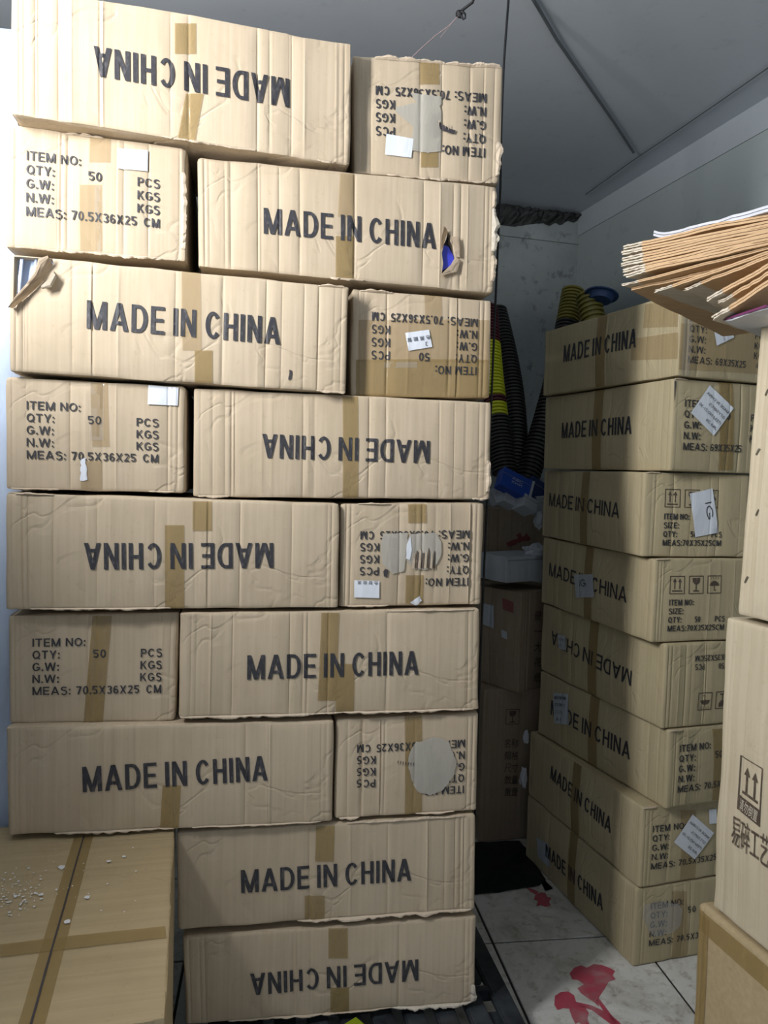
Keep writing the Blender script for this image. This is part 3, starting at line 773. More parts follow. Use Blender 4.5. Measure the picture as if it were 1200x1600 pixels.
# ---------------------------------------------------------------- right stack
YR = 2.25
def solve_yaw(p, xb, D):
    lo, hi = R(-5), R(40)
    for _ in range(40):
        y_ = (lo+hi)/2; q = p+Vector((-math.sin(y_), math.cos(y_), 0))*D
        if proj(q)[0] > xb: lo = y_
        else: hi = y_
    return (lo+hi)/2
RB = [  # label, corner x, y top, y bottom, back edge x, depth Y
 ('top carton of the right stack, glossy tape round its corner, under the flattened cartons', 1058, 455, 588, 850, 2.20),
 ('carton second from top of the right stack, diamond label over its shipping lines', 1046, 590, 736, 850, 2.22),
 ('carton third from top of the right stack, tall white IG label covering its handling icons', 1002, 737, 871, 848, 2.25),
 ('carton in the right stack with a square IG label on its long side', 1017, 872, 1005, 847, 2.24),
 ('upside down carton in the right stack, handling icons along its lower edge', 1034, 1006, 1140, 846, 2.24),
 ('carton third from bottom of the right stack, barcode label at its far left', 1040, 1141, 1265, 842, 2.24),
 ('carton second from bottom of the right stack, diamond label beside ITEM NO', 998, 1262, 1386, 826, 2.255),
 ('bottom carton of the right stack, scuffed grey patch over its shipping lines', 989, 1390, 1513, 822, 2.257)]
RC = []
zs_ = []
for i, (lab, x, y0, y1, xb, Y) in enumerate(RB):
    zs_.append((onY(x, y0, Y).z, onY(x, y1, Y).z))
for i, (lab, x, y0, y1, xb, Y) in enumerate(RB):
    P = onY(x, y1, Y); zb = 0.0 if i == 7 else (zs_[i+1][0]+zs_[i][1])/2
    ztop = zs_[0][0] if i == 0 else (zs_[i-1][1]+zs_[i][0])/2
    P.z = zb
    yw = solve_yaw(Vector((P.x, P.y, onY(x, (y0+y1)/2, Y).z)), xb, .70)
    h = ztop-zb
    c = Carton('cardboard_carton', lab, 'carton', 'cartons of the right stack', P, yw, ((0, h), (.352, h), (.352, 0), (0, 0)), .70, 40+i,
               mat=KRAFT_R, ncr=(5, 6), r=.008, rough=.75)
    RC.append(c)
def onleft(k, a, b_, cap, inv=False): RC[k].text('l', '', a, b_, cap, inv, mat=INK, words=MIC)
onleft(0, (882, 566), (996, 543), .058); onleft(1, (879, 685), (989, 678), .055); onleft(2, (859, 790), (969, 810), .048); onleft(3, (859, 899), (981, 942), .048)
onleft(4, (990, 1048), (864, 985), .050, True); onleft(5, (862, 1116), (986, 1187), .054); onleft(6, (862, 1216), (956, 1302), .050); onleft(7, (854, 1338), (944, 1423), .050)
def LN_R(m_): return [[('ITEM NO:', 0, .40)], [('QTY:', 0, .205), ('50', .46, .56), ('PCS', .83, 1.0)], [('G.W:', 0, .20), ('KGS', .83, 1.0)],
        [('N.W:', 0, .20), ('KGS', .83, 1.0)], [('MEAS:', 0, .29), (m_, .335, .335+.049*len(m_)), ('CM', .88, 1.0)]]
RC[0].block(.032, .062, .29, .135, LN_R('69X35X25')); RC[1].block(.040, .060, .29, .145, LN_R('69X35X25'))
LN_I = [[('ITEM NO:', 0, .42)], [('SIZE:', 0, .25)], [('QTY:', 0, .23), ('50', .46, .56), ('PCS', .82, 1.)], [('MEAS:70X35X25CM', 0, 1.0)]]
for k, (x0, y0) in ((2, (.065, .122)), (3, (.052, .122)), (4, (.052, .122))): RC[k].block(x0, y0, .195, .095, LN_I, k == 4)
RC[5].block(.038, .048, .29, .145, LN_R('70.5X35X25')); RC[6].block(.038, .060, .29, .135, LN_R('70.5X35X25')); RC[7].block(.050, .052, .29, .135, LN_R('70.5X36X25'))

def icon(c, kind, x0, y0, sz, inv=False, mat=INKB):
    """framed handling icon; (x0, y0 from top) in metres"""
    V, Fc = [], []
    def P(a, b_):
        X, Z = x0+a*sz, c.h-y0-sz*1.08+b_*sz*1.08
        return (c.w-X, c.h-Z) if inv else (X, Z)
    def add(pts):
        k = len(V); V.extend(P(*p) for p in pts); Fc.append(tuple(range(k, k+len(pts))))
    t = .045
    add([(0, 0), (1, 0), (1, t), (0, t)]); add([(0, 1-t), (1, 1-t), (1, 1), (0, 1)]); add([(0, t), (t, t), (t, 1-t), (0, 1-t)]); add([(1-t, t), (1, t), (1, 1-t), (1-t, 1-t)])
    if kind == 'arrows':
        for a in (.33, .67):
            add([(a-.035, .28), (a+.035, .28), (a+.035, .68), (a-.035, .68)]); add([(a-.12, .66), (a+.12, .66), (a, .88)])
        add([(.16, .14), (.84, .14), (.84, .21), (.16, .21)])
    elif kind == 'glass':
        add([(.24, .88), (.76, .88), (.74, .66), (.60, .52), (.40, .52), (.26, .66)]); add([(.47, .2), (.53, .2), (.53, .54), (.47, .54)]); add([(.30, .13), (.70, .13), (.70, .20), (.30, .20)])
    else:
        add([(.14, .44), (.86, .44), (.76, .60), (.62, .68), (.50, .72), (.38, .68), (.24, .60)]); add([(.47, .16), (.52, .16), (.52, .46), (.47, .46)]); add([(.52, .16), (.62, .16), (.62, .22), (.52, .20)])
        for q in (.25, .42, .6, .78): add([(q, .80), (q+.03, .80), (q-.02, .92), (q-.05, .92)])
    c.lay('handling_icon', 'f', V, Fc, .0012, mat)
for k, x0, y0, inv in ((2, .065, .050, 0), (3, .052, .052, 0), (4, .052, .05, 1)):
    for j, kd in enumerate(('arrows', 'glass', 'umbrella')): icon(RC[k], kd, x0+j*.064, y0, .050, bool(inv))
for k in range(8):                                   # tape across the middle of the long sides
    c = RC[k]; c.poly('packing_tape', 'l', [(.33, .0), (.38, .0), (.38, c.h), (.33, c.h)], TAPE, .0018, local=True)
c = RC[0]
c.poly('packing_tape', 'l', [(.002, .05), (.20, .07), (.20, .135), (.002, .125)], TAPE_L, .0020, local=True)
c.poly('packing_tape', 'l', [(.002, .14), (.15, .16), (.15, .23), (.002, .22)], TAPE_L, .0020, local=True)
c.poly('packing_tape', 'f', [(.002, .02), (.350, .03), (.350, .17), (.002, .15)], TAPE_L, .0020, local=True)
c.poly('packing_tape', 'f', [(.012, .0), (.040, .0), (.040, c.h), (.012, c.h)], TAPE_C, .0026, local=True)
RC[1].tape('f', 1122, 590, 1144, 735, TAPE); RC[5].tape('f', 1112, 1138, 1128, 1250, TAPE); RC[6].tape('f', 1062, 1265, 1086, 1378, TAPE_L); RC[7].tape('f', 1049, 1392, 1072, 1500, TAPE_L)
def worded(c, face, quad, lines, d0, dn, capm, mat=LABEL, lab=None):
    """quad in pixels: reader's TL TR BR BL"""
    o = c.sticker(face, quad, mat, lab)
    q = [Vector(c.px(face, *p)) for p in quad]
    for i, (t, a, b_) in enumerate(lines):
        f = d0+(dn-d0)*i/max(1, len(lines)-1)
        l_ = q[0].lerp(q[3], f); r_ = q[1].lerp(q[2], f)
        c.text(face, t, l_.lerp(r_, a), l_.lerp(r_, b_), capm, bold=.01, mat=INK, local=True, parent=o, off=.0046, up=tuple(q[0]-q[3]))
    return o
DL = [('MADE IN CHINA', .06, .94), ('QTY:50PCS', .06, .70), ('ITEM NO:21-30', .06, .95), ('JIM-26', .06, .50)]
worded(RC[1], 'f', [(1143,638),(1107,602),(1077,645),(1112,681)], DL, .26, .86, .0085, lab='white diamond label, print upside down')
worded(RC[6], 'f', [(1113,1300),(1080,1271),(1050,1314),(1083,1341)], DL, .26, .86, .008, lab='white diamond label, print upside down')
worded(RC[2], 'f', [(1111,763),(1120,832),(1084,839),(1075,771)], [('IG', .28, .66)], .42, .42, .022, lab='tall white label reading IG sideways')
worded(RC[3], 'l', [(900,898),(930,897),(932,933),(903,934)], [('IG', .26, .62)], .52, .52, .024, LABEL_G, 'square label reading IG')
worded(RC[0], 'f', [(1143,528),(1141,519),(1111,510),(1116,541)], [('50 PCS', .1, .9)], .6, .6, .006)
worded(RC[5], 'l', [(866,1082),(889,1084),(892,1132),(868,1130)], [('MADE IN CHINA', .1, .9), ('QTY 50PCS', .1, .8), ('21-30', .1, .6), ('JIM', .1, .5)], .2, .9, .011, LABEL_G, 'pale barcode label')
worded(RC[4], 'l', [(874,991),(886,994),(887,1016),(875,1013)], [('50 PCS', .1, .9), ('21', .1, .6)], .4, .8, .008, LABEL_G)
RC[7].poly('sticker', 'l', [(840,1308),(858,1318),(861,1356),(842,1340)], LABEL_G, .002)
RC[6].sticker('f', [(1106,1264),(1118,1263),(1118,1285),(1106,1286)])
RC[7].poly('scuffed_patch', 'f', [(1006,1412),(1030,1407),(1058,1410),(1064,1420),(1060,1445),(1048,1455),(1020,1462),(1010,1450),(1002,1430)], tape_mat('scuffed_film', (.62, .62, .60), .35, .5), .0034, jag=.002, label='pale scuffed patch')
for k in (1, 2, 3, 5, 6): RC[k].ragged('T', .0, .05, wd=.008)
RC[1].poly('torn_slit', 'f', [(.001, RC[1].h-.01), (.007, RC[1].h-.01), (.004, RC[1].h-.07)], DARK, .002, local=True)

# ---------------------------------------------------------------- cartons in the right foreground
def fore(label, top, bot, Y, D, W, ztop, zbot, seed, yaw, mat=KRAFT_P, **k):
    a, b_ = onY(*top, Y), onY(*bot, Y)
    near = Matrix.Rotation(yaw, 3, 'Z')@Vector((0, D, 0))
    org = Vector((b_.x, b_.y, 0))-near; org.z = zbot
    M = Matrix.Rotation(-yaw, 3, 'Z'); dx = (M@(a-b_)).x
    h = ztop-zbot
    return Carton('tall_carton', label, 'carton', None, org, yaw, ((dx, h), (dx+W, h), (W, 0), (0, 0)), D, seed, mat=mat, step=.05, **k)
zL = onY(1092, 1406, 1.45).z; zM = onY(1133, 962, 1.42).z; zU = onY(1190, 494, 1.40).z
LW = fore('taped carton standing on the floor at the lower right edge', (1090,1406), (1083,1600), 1.45, .62, .50, zL, 0, 61, R(15), KRAFT_T, ncr=(2, 2), bulge=.006, r=.012, lean=0)
b0 = LW.h
LW.poly('packing_tape', 'l', [(.01, b0-.012), (.615, b0-.012), (.615, b0-.052), (.01, b0-.052)], TAPE, .0018, local=True)
LW.poly('packing_tape', 'l', [(.585, .05), (.615, .05), (.615, b0-.02), (.585, b0-.02)], TAPE, .0022, local=True)
LW.poly('packing_tape', 'l', [(.30, .0), (.36, .0), (.36, b0-.05), (.30, b0-.05)], TAPE, .0022, local=True)
MD = fore('tall pale carton at the right edge with two upward arrows and Chinese characters', (1134,962), (1112,1405), 1.42, .60, .44, zM, zL+.004, 62, R(15.5), ncr=(2, 2), bulge=.012, r=.008)
UP = fore('pale stapled carton at the right edge under the flattened cartons', (1190,492), (1150,948), 1.40, .55, .40, zU, zM+.004, 63, R(16), KRAFT_P, ncr=(2, 3), bulge=.012, r=.010)
# print on the middle one, in pixels
def pp(c, pts, name='handling_icon', mat=INKB, off=.0014): return c.poly(name, 'l', pts, mat, off)
tl, tr, br, bl = [Vector(MD.px('l', *p)) for p in ((1160,1179),(1198,1200),(1192,1292),(1155,1263))]
def qd(a, b_): return tuple(tl.lerp(tr, a).lerp(bl.lerp(br, a), b_))
V, Fc = [], []
def addq(pts):
    k = len(V); V.extend(qd(*p) for p in pts); Fc.append(tuple(range(k, k+len(pts))))
addq([(0, 0), (1, 0), (1, .02), (0, .02)]); addq([(0, 0), (.05, 0), (.05, 1), (0, 1)]); addq([(.95, 0), (1, 0), (1, 1), (.95, 1)])
for a in (.35, .70): addq([(a-.04, .28), (a+.04, .28), (a+.04, .60), (a-.04, .60)]); addq([(a-.13, .30), (a+.13, .30), (a, .15)])
addq([(.18, .60), (.86, .60), (.86, .65), (.18, .65)])
addq([(.05, .72), (.95, .72), (.95, 1), (.05, 1)])
ic = MD.lay('handling_icon', 'l', V, Fc, .0014, INKB)
MD.text('l', '请勿倒置', qd(.12, .94), qd(.90, .94), .017, mat=WHITEINK, local=True, parent=ic, off=.0030, bold=.002)
MD.text('l', '易碎工艺品', (1146, 1313), (1222, 1364), .044, mat=INKB, bold=.003)
for (x, y) in ((1192,510),(1190,612),(1178,705),(1181,800),(1165,905)):
    UP.poly('staple', 'l', [(x-3,y+5),(x+2,y-5),(x+4,y-4),(x-1,y+6)], simple('staple_steel', (.25, .24, .2), .3, Metallic=.8), .002)

# ---------------------------------------------------------------- flattened cartons on top
def sheet(name, label, tip, ytip, near, ynear, W, th, seed, mat=SHEET, torn=.062, curl=0, group='flattened cartons piled at the upper right', tmat=TORNW):
    P, Q = onY(*tip, ytip), onY(*near, ynear); W = Vector(W); rd = random.Random(seed)
    E = Q-P; ext = P+E*1.35
    root = empty(name, P, 0, label, 'cardboard' if 'printed' not in label else 'printed board', group)
    n, m_ = 22, 8
    up = E.cross(W).normalized(); up = up if up.z > 0 else -up
    def pt_(f, g, t):
        j = .0035*noise.noise(Vector((f*3, seed*1.7, g*4)))+curl*max(0, 1-f*6)**2
        return E*(f*1.35) + W*g + up*(j+t*th) - W.normalized()*(.004*noise.noise(Vector((f*12, seed*2, 0))) if g == 0 else 0)
    def part(nm, f0, f1, mt, t0, t1, jag=0, nn=n):
        bm = bmesh.new(); G = {}
        for i in range(nn+1):
            for j in range(m_+1):
                for k in (0, 1):
                    f = f0+(f1-f0)*i/nn
                    p = pt_(f, j/m_, t0 if k == 0 else t1)
                    if jag and i <= 1: p += E.normalized()*rd.uniform(-jag, jag)
                    if jag and j == 0: p += Vector((rd.uniform(-1, 1), rd.uniform(-1, 1), rd.uniform(-1, 1)))*jag*.12
                    G[i, j, k] = bm.verts.new(p)
        for i in range(nn):
            for j in range(m_):
                bm.faces.new((G[i, j, 0], G[i+1, j, 0], G[i+1, j+1, 0], G[i, j+1, 0])); bm.faces.new((G[i, j, 1], G[i, j+1, 1], G[i+1, j+1, 1], G[i+1, j, 1]))
            bm.faces.new((G[i, 0, 0], G[i, 0, 1], G[i+1, 0, 1], G[i+1, 0, 0])); bm.faces.new((G[i, m_, 0], G[i+1, m_, 0], G[i+1, m_, 1], G[i, m_, 1]))
        for j in range(m_):
            bm.faces.new((G[0, j, 0], G[0, j+1, 0], G[0, j+1, 1], G[0, j, 1])); bm.faces.new((G[nn, j, 0], G[nn, j, 1], G[nn, j+1, 1], G[nn, j+1, 0]))
        bmesh.ops.recalc_face_normals(bm, faces=bm.faces)
        return from_bm(nm, bm, mt, root)
    L_ = E.length*1.35; ft = torn/L_ if torn else 0
    part('upper_ply', ft, 1, mat, .56, 1); part('lower_ply', ft, 1, mat, 0, .44)
    if torn:
        part('torn_end', 0, ft, tmat, .08, .40, .006, 8); part('torn_end', 0, ft, tmat, .58, .95, .006, 8)
    return root
W0 = (.34, .24, -.035)
sheet('flattened_carton', 'lowest and widest flattened carton, its brown underside facing down over right stack', (986,455), 1.60, (1200,404), 1.29, (.30, .25, -.040), .006, 1, torn=0)
base = [(973,390,342),(972,399,352),(974,408,360),(972,417,368),(975,426,375),(976,434,382)]
ordl = ['topmost', 'second', 'third', 'fourth', 'fifth', 'sixth']
for i, (x, y, yn) in enumerate(base):
    sheet('flattened_carton', ordl[i]+' flattened carton of the tight upper bunch with whitish torn ends', (x, y), 1.60-.004*i, (1200, yn), 1.25, (.34, .20, .01), .0085, 10+i)
sheet('flattened_carton', 'thin flattened carton splayed just below the tight bunch of torn ends', (972, 447), 1.60, (1200, 390), 1.26, (.32, .22, -.02), .005, 20, torn=.05)
sheet('flattened_carton', 'flattened carton with short frayed tip under the splayed thin one', (1024, 457), 1.53, (1200, 397), 1.26, (.28, .2, -.02), .006, 21, torn=.05)
sheet('flattened_carton', 'flattened carton with grey tip, mid fan', (1068, 455), 1.47, (1200, 404), 1.26, (.24, .18, -.02), .006, 22, torn=.05)
sheet('flattened_carton', 'upper flattened carton of the lower fan, fat torn tip', (1103, 472), 1.42, (1200, 420), 1.24, (.20, .15, -.01), .008, 23, torn=.055)
sheet('flattened_carton', 'middle flattened carton of the lower fan with frayed strands', (1122, 476), 1.40, (1200, 432), 1.24, (.18, .14, -.01), .007, 24, torn=.05)
sheet('flattened_carton', 'lowest flattened carton of the lower fan with long frayed tip', (1114, 500), 1.40, (1200, 447), 1.23, (.18, .14, -.01), .009, 25, torn=.055)
PRINTED = simple('white_printed_board', (.62, .64, .70), .35); PURP = simple('purple_print', (.22, .05, .16), .4)
s1 = sheet('printed_sheet', 'white printed sheet with curled tip lying on top of the flattened cartons', (1019, 378), 1.56, (1200, 331), 1.24, (.30, .2, .0), .010, 30, PRINTED, 0, .012)
s2 = sheet('printed_sheet', 'white printed board with purple edge below the flattened cartons', (1132, 503), 1.40, (1200, 483), 1.25, (.12, .10, -.008), .005, 31, PRINTED, 0)
e = onY(1200, 482, 1.24)-onY(1134, 503, 1.39)
from_bm('purple_edge', tube([Vector((0, 0, .004)), e*.5+Vector((0, 0, .004)), e+Vector((0, 0, .004))], .0022, 6), PURP, s2)

# ---------------------------------------------------------------- things in the dark gap between the stacks
def plainbox(name, label, cat, corner_px, Y, wL, wR, ztop, zbot, yaw, seed, mat, group=None, rough=1.2, r=.008, ncr=(3, 3)):
    """corner_px: pixel x of the near vertical edge; wL goes back-left along the left face, wR right"""
    P = onY(*corner_px, Y); P.z = zbot; h = ztop-zbot
    return Carton(name, label, cat, group, P, yaw, ((0, h), (wR, h), (wR, 0), (0, 0)), wL, seed, mat=mat, ncr=ncr, rough=rough, r=r, step=.06)
gz = lambda y, Y: onY(800, y, Y).z
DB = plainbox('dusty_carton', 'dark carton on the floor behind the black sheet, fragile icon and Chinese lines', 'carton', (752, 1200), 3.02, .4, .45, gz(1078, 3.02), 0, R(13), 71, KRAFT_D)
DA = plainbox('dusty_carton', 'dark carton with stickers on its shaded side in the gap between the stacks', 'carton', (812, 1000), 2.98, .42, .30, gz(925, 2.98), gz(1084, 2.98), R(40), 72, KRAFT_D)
icon(DB, 'glass', .095, .085, .058)
for i, t in enumerate(('名称', '规格', '尺寸', '数量', '重量')): DB.text('f', t, (787, 1166+i*19), (808, 1166+i*19), .028, mat=INKB, bold=.01)
for i, t in enumerate('景一大花纸'): DA.text('f', t, (832, 968+i*24), (843, 968+i*24), .030, mat=INKB, bold=.01)
DA.sticker('l', [(756,942),(773,946),(774,982),(757,975)], LABEL_G, 'pale sticker')
DA.poly('sticker', 'l', [(786,934),(803,941),(803,958),(787,951)], simple('red_sticker', (.26, .08, .07)), .0022, label='red sticker')
DA.sticker('l', [(785,983),(794,987),(794,999),(786,995)], LABEL_G)
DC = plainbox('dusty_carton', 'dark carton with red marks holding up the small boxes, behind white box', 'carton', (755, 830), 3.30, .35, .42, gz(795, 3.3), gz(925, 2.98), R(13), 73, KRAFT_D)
DC.poly('red_mark', 'f', [(790,848),(808,841),(826,838),(828,843),(812,847),(794,854)], REDINK, .002, jag=.003)
DC.poly('red_mark', 'f', [(806,836),(812,832),(816,840),(822,832),(825,840),(812,843)], REDINK, .002, jag=.002)
GW = tape_mat('dull_white_card', (.50, .54, .58), 1, .5)
WB = plainbox('white_box', 'white closed cardboard box on the dark stickered carton in the gap', 'box', (791, 895), 2.98, .20, .25, gz(872, 2.98), gz(912, 2.98)+.0, R(33), 74, GW, rough=.6, r=.003)
WB.poly('lid_edge', 'f', [(.003, WB.h-.010), (.247, WB.h-.010), (.247, WB.h-.0125), (.003, WB.h-.0125)], simple('grey_fold', (.2, .22, .24)), .0016, local=True)
def tilted(name, label, cat, c_px, Y, size, rot, mat, group=None):
    o = empty(name, onY(*c_px, Y), 0, label, cat, group); o.rotation_euler = rot
    sx, sy, sz = size
    bm = slab(Vector((-sx/2, -sy/2, -sz/2)), Vector((sx, 0, 0)), Vector((0, sy, 0)), EZ*sz); bmesh.ops.bevel(bm, geom=bm.edges[:], offset=.002, segments=1, affect='EDGES')
    from_bm('box_body', bm, mat, o)
    bm = slab(Vector((-sx/2-.001, -sy/2-.001, sz*.18)), Vector((sx+.002, 0, 0)), Vector((0, sy+.002, 0)), EZ*.0012)
    from_bm('lid_seam', bm, simple('seam', (.25, .27, .3)), o)
    return o
BLUEC = simple('blue_card', (.015, .07, .42), .4)
bb = tilted('blue_box', 'bright blue box with white scrawled lettering, tilted in the gap', 'box', (802, 757), 3.12, (.135, .05, .085), (R(-25), R(24), R(12)), BLUEC)
gv, gf = glyphs('XINGFA', .01)
for t_, zz, ww in (('ABC', .006, .05), ('XWM', -.010, .05)):
    gv, gf = glyphs(t_, 0.0); me = bpy.data.meshes.new('lettering')
    me.from_pydata([(-ww/2+gx*ww+.002, -.0262, zz+gy*.012-.002) for gx, gy in gv], [], gf); link('lettering', me, simple('pale_print', (.45, .5, .65)), bb)
bm = slab(Vector((.0675, -.0255, -.043)), Vector((.010, 0, 0)), Vector((0, .05, 0)), EZ*.086); from_bm('pale_edge', bm, GW, bb)
tilted('navy_box', 'dark navy box half hidden behind bright blue box', 'box', (836, 768), 3.18, (.09, .05, .09), (R(-20), R(30), R(12)), simple('navy_card', (.01, .03, .14), .5))
for lab, c_, Y, sz, ro in (('small white box at the far left under the blue box', (776, 775), 3.18, (.05, .06, .07), (R(-10), R(-20), R(20))),
        ('small white box lying flat below the blue box', (794, 780), 3.14, (.075, .06, .06), (R(-15), R(24), R(25))),
        ('small white box under the pale edge of the blue box', (820, 789), 3.12, (.075, .07, .055), (R(-20), R(24), R(30))),
        ('small white box standing against the right stack', (842, 790), 3.16, (.045, .05, .08), (R(5), R(-5), R(15)))):
    tilted('white_carton', lab, 'box', c_, Y, sz, ro, GW, 'small white boxes in the gap')
def crumple(name, label, c_px, Y, r_, seed, mat, sc=(1, 1, .7)):
    bm = bmesh.new(); bmesh.ops.create_icosphere(bm, subdivisions=3, radius=r_)
    for v in bm.verts:
        d = noise.noise(v.co*(1.6/r_)+Vector((seed, 0, 0)))*.45+abs(noise.noise(v.co*(4/r_)+Vector((seed, 3, 0))))*.3
        v.co = Vector((v.co.x*sc[0], v.co.y*sc[1], v.co.z*sc[2]))*(1+d)
    o = from_bm(name, bm, mat); o.location = onY(*c_px, Y); return tag(o, label, 'bag')
BAG = tape_mat('white_plastic_bag', (.52, .55, .60), 1, .35)
crumple('plastic_bag', 'crumpled white plastic bag behind the white box', (834, 862), 3.10, .042, 3, BAG)
crumple('plastic_bag', 'crumpled pale bag hanging beside the right stack under the small white boxes', (843, 812), 3.12, .024, 8, BAG, (.8, .8, 1.3))
0 and crumple('plastic_bag', 'crumpled pale scrap at the left stack side below the white box', (762, 882), 2.9, .02, 5, BAG)
# crumpled paper scraps between carton and right stack
for i, (x, y, r_) in enumerate(((822, 1152, .016), (818, 1215, .022))):
    crumple('paper_scrap', ('small pale paper scrap wedged above the lower one in the gap', 'pale plastic scrap wedged low between dark carton and right stack')[i], (x, y), 2.9, r_, 11+i, BAG, (.6, .6, 1.6))
# black sheet on the floor
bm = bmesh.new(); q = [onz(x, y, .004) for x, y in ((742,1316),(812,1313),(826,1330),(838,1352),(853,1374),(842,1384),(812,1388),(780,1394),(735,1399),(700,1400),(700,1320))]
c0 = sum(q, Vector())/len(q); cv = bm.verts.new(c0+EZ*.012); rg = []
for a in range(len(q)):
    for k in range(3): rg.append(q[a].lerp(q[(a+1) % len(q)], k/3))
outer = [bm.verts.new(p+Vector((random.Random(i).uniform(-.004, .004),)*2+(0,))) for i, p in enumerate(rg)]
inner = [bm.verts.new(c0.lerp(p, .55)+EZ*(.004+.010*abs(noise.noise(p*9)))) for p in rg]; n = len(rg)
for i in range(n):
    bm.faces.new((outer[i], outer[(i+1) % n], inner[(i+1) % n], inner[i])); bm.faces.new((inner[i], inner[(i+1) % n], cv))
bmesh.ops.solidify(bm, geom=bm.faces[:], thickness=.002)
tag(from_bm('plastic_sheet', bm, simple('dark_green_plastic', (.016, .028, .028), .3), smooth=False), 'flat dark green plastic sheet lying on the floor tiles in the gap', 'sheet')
sc = bmesh.new(); vs = [sc.verts.new(onz(x, y, .003)) for x, y in ((838,1350),(848,1372),(864,1388),(852,1392),(846,1380),(832,1362))]; sc.faces.new(vs); bmesh.ops.solidify(sc, geom=sc.faces[:], thickness=.001)
tag(from_bm('paper_scrap', sc, GW), 'flat pale paper scrap on the floor beside the dark green sheet', 'paper')

# nested plastic pots leaning in columns against the back wall
def pot_mesh(name, r_, h, mat):
    bm = bmesh.new(); seg = 20
    prof = [(.62*r_, 0), (.74*r_, h*.82), (r_, h*.84), (r_*1.02, h), (.82*r_, h), (.58*r_, .004)]
    rings = [[bm.verts.new((a*math.cos(k*math.tau/seg), a*math.sin(k*math.tau/seg), z)) for k in range(seg)] for a, z in prof]
    for a, b_ in zip(rings, rings[1:]):
        for k in range(seg): bm.faces.new((a[k], a[(k+1) % seg], b_[(k+1) % seg], b_[k]))
    bm.faces.new(rings[0][::-1]); bm.faces.new(rings[-1])
    me = bpy.data.meshes.new(name); bm.to_mesh(me); bm.free(); me.materials.append(mat)
    for p in me.polygons: p.use_smooth = True
    me.set_sharp_from_angle(angle=R(40)); return me
PM = {'dark': pot_mesh('pot', .055, .05, simple('dark_pot', (.045, .042, .04), .35)),
      'yellow': pot_mesh('pot', .050, .05, simple('yellow_pot', (.80, .85, .03), .4)),
      'maroon': pot_mesh('pot', .050, .05, simple('maroon_pot', (.13, .02, .03), .4)),
      'olive': pot_mesh('pot', .055, .05, simple('olive_pot', (.27, .23, .045), .35)),
      'blue': pot_mesh('pot', .075, .03, simple('blue_pot', (.04, .09, .22), .4))}
def column(kinds, p0, Y0, p1, Y1, labs, grp, bend=0.):
    a, b_ = onY(*p0, Y0), onY(*p1, Y1); n = len(kinds)
    for i, kd in enumerate(kinds):
        f = i/(n-1); p = a.lerp(b_, f)+Vector((bend*math.sin(math.pi*f), 0, 0))
        t = (b_-a)+Vector((bend*math.pi*math.cos(math.pi*f), 0, 0))
        o = link('plant_pot', PM[kd], None); o.location = p
        o.rotation_euler = t.to_track_quat('Z', 'Y').to_euler()
        tag(o, labs[kd], 'pot', grp)
column(['dark']*50, (806, 755), 3.45, (778, 500), 3.85, {'dark': 'dark plastic pot nested in the column leaning left behind the yellow ones'}, 'pots nested in the left leaning column', .03)
column(['dark']*16+['yellow']*4+['maroon']*2+['yellow']*17+['maroon']*12, (791, 752), 3.28, (762, 497), 3.60,
       {'dark': 'dark plastic pot at the foot of the yellow and maroon column', 'yellow': 'bright yellow plastic pot nested beside the left stack', 'maroon': 'maroon plastic pot nested among the yellow ones beside the left stack'}, 'yellow and maroon pots beside the left stack', -.01)
column(['dark']*45+['olive']*10, (818, 765), 3.40, (893, 470), 3.75, {'dark': 'dark plastic pot nested in the column leaning right', 'olive': 'olive plastic pot atop the right leaning column, above the right stack'}, 'pots nested in the right leaning column', .02)
column(['olive']*10, (935, 540), 3.5, (922, 476), 3.55, {'olive': 'olive plastic pot in the upright column behind top carton of right stack'}, 'olive pots behind the right stack')
o = link('basin', PM['blue'], None); o.location = onY(938, 470, 3.5); o.rotation_euler = (R(-14), R(12), 0)
tag(o, 'blue shallow basin resting on the olive pots above the right stack', 'basin')

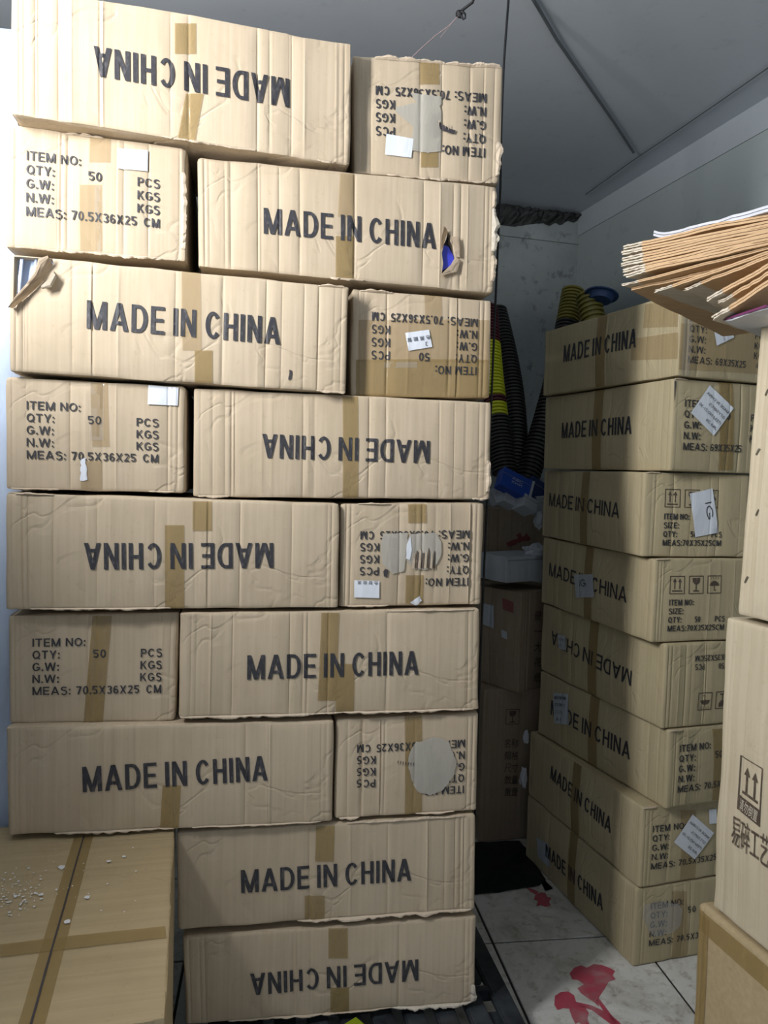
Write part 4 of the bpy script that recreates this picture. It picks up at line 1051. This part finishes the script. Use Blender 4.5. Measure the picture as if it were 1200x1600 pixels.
# ---------------------------------------------------------------- cords
CORD = simple('black_cord', (.012, .012, .015), .6); TW = simple('pink_twine', (.42, .30, .30), .8)
pts = [onY(796, -20, 2.25), onY(793, 20, 2.25), onY(790, 60, 2.25), onY(787.5, 96, 2.25), onY(785, 150, 2.25), onY(783, 210, 2.25), onY(782, 290, 2.25)]
pts = [Vector((pts[0].x+.01, 2.25, CEIL))]+pts+[Vector((pts[-1].x-.01, 2.25, 1.0)), Vector((pts[-1].x-.01, 2.25, .2))]
tag(from_bm('hanging_cord', tube(pts, .0035, 8), CORD, smooth=True), 'black cord hanging from the ceiling past the right corner of the left stack', 'cord')
k0 = onY(718, 22, 1.98); e0 = onY(742, -6, 1.95)
hook = Vector((e0.x+.10, e0.y, CEIL))
kn = empty('knotted_cord', k0, 0, 'black knotted cord with thin pink twine running down to the topmost cartons', 'cord')
L_ = lambda p: p-k0
from_bm('cord', tube([L_(hook), L_(hook.lerp(e0, .5)), L_(e0), L_(onY(738, 4, 1.96)), L_(onY(731, 9, 1.97)), L_(onY(722, 16, 1.98)), L_(k0)], .0035, 8), CORD, kn, smooth=True)
bm = bmesh.new(); bmesh.ops.create_icosphere(bm, subdivisions=3, radius=.009)
for v in bm.verts: v.co *= 1+.3*noise.noise(v.co*160)
from_bm('knot', bm, CORD, kn, smooth=True)
lp = [L_(onY(x, y, 1.97)) for x, y in ((719,22),(722,27),(724,30),(727,28),(727,23),(724,19),(720,18))]
from_bm('loop', tube(lp, .0028, 8), CORD, kn, smooth=True)
from_bm('twine', tube([L_(onY(x, y, Y)) for x, y, Y in ((716,25,1.98),(702,40,1.98),(680,56,1.97),(660,74,1.96),(640,93,1.95))], .0011, 6), TW, kn)
from_bm('twine', tube([L_(onY(x, y, 1.98)) for x, y in ((706,36),(698,46),(688,59))], .0008, 6), TW, kn)
# thin wire on the ceiling, and a dark tube standing in for a shadow line
def onceil(x, y, d=.006): return onz(x, y, CEIL-d)
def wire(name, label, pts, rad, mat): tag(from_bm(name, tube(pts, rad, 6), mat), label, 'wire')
wire('ceiling_line', 'thin grey wire along the ceiling beside the right wall', [onceil(915, 304), onceil(990, 250), onceil(1060, 203), onceil(1130, 155), onceil(1210, 99), onceil(1420, -48)], .0022, simple('dark_grey_wire', (.07, .08, .085)))
wire('ceiling_line', 'dark tube standing in for a diagonal shadow line on the open ceiling', [onceil(700, -205, .010), onceil(828, -10, .010), onceil(870, 62, .010), onceil(915, 127, .010), onceil(960, 192, .010), onceil(990, 238, .010)], .006, simple('shadow_line_grey', (.14, .15, .16)))
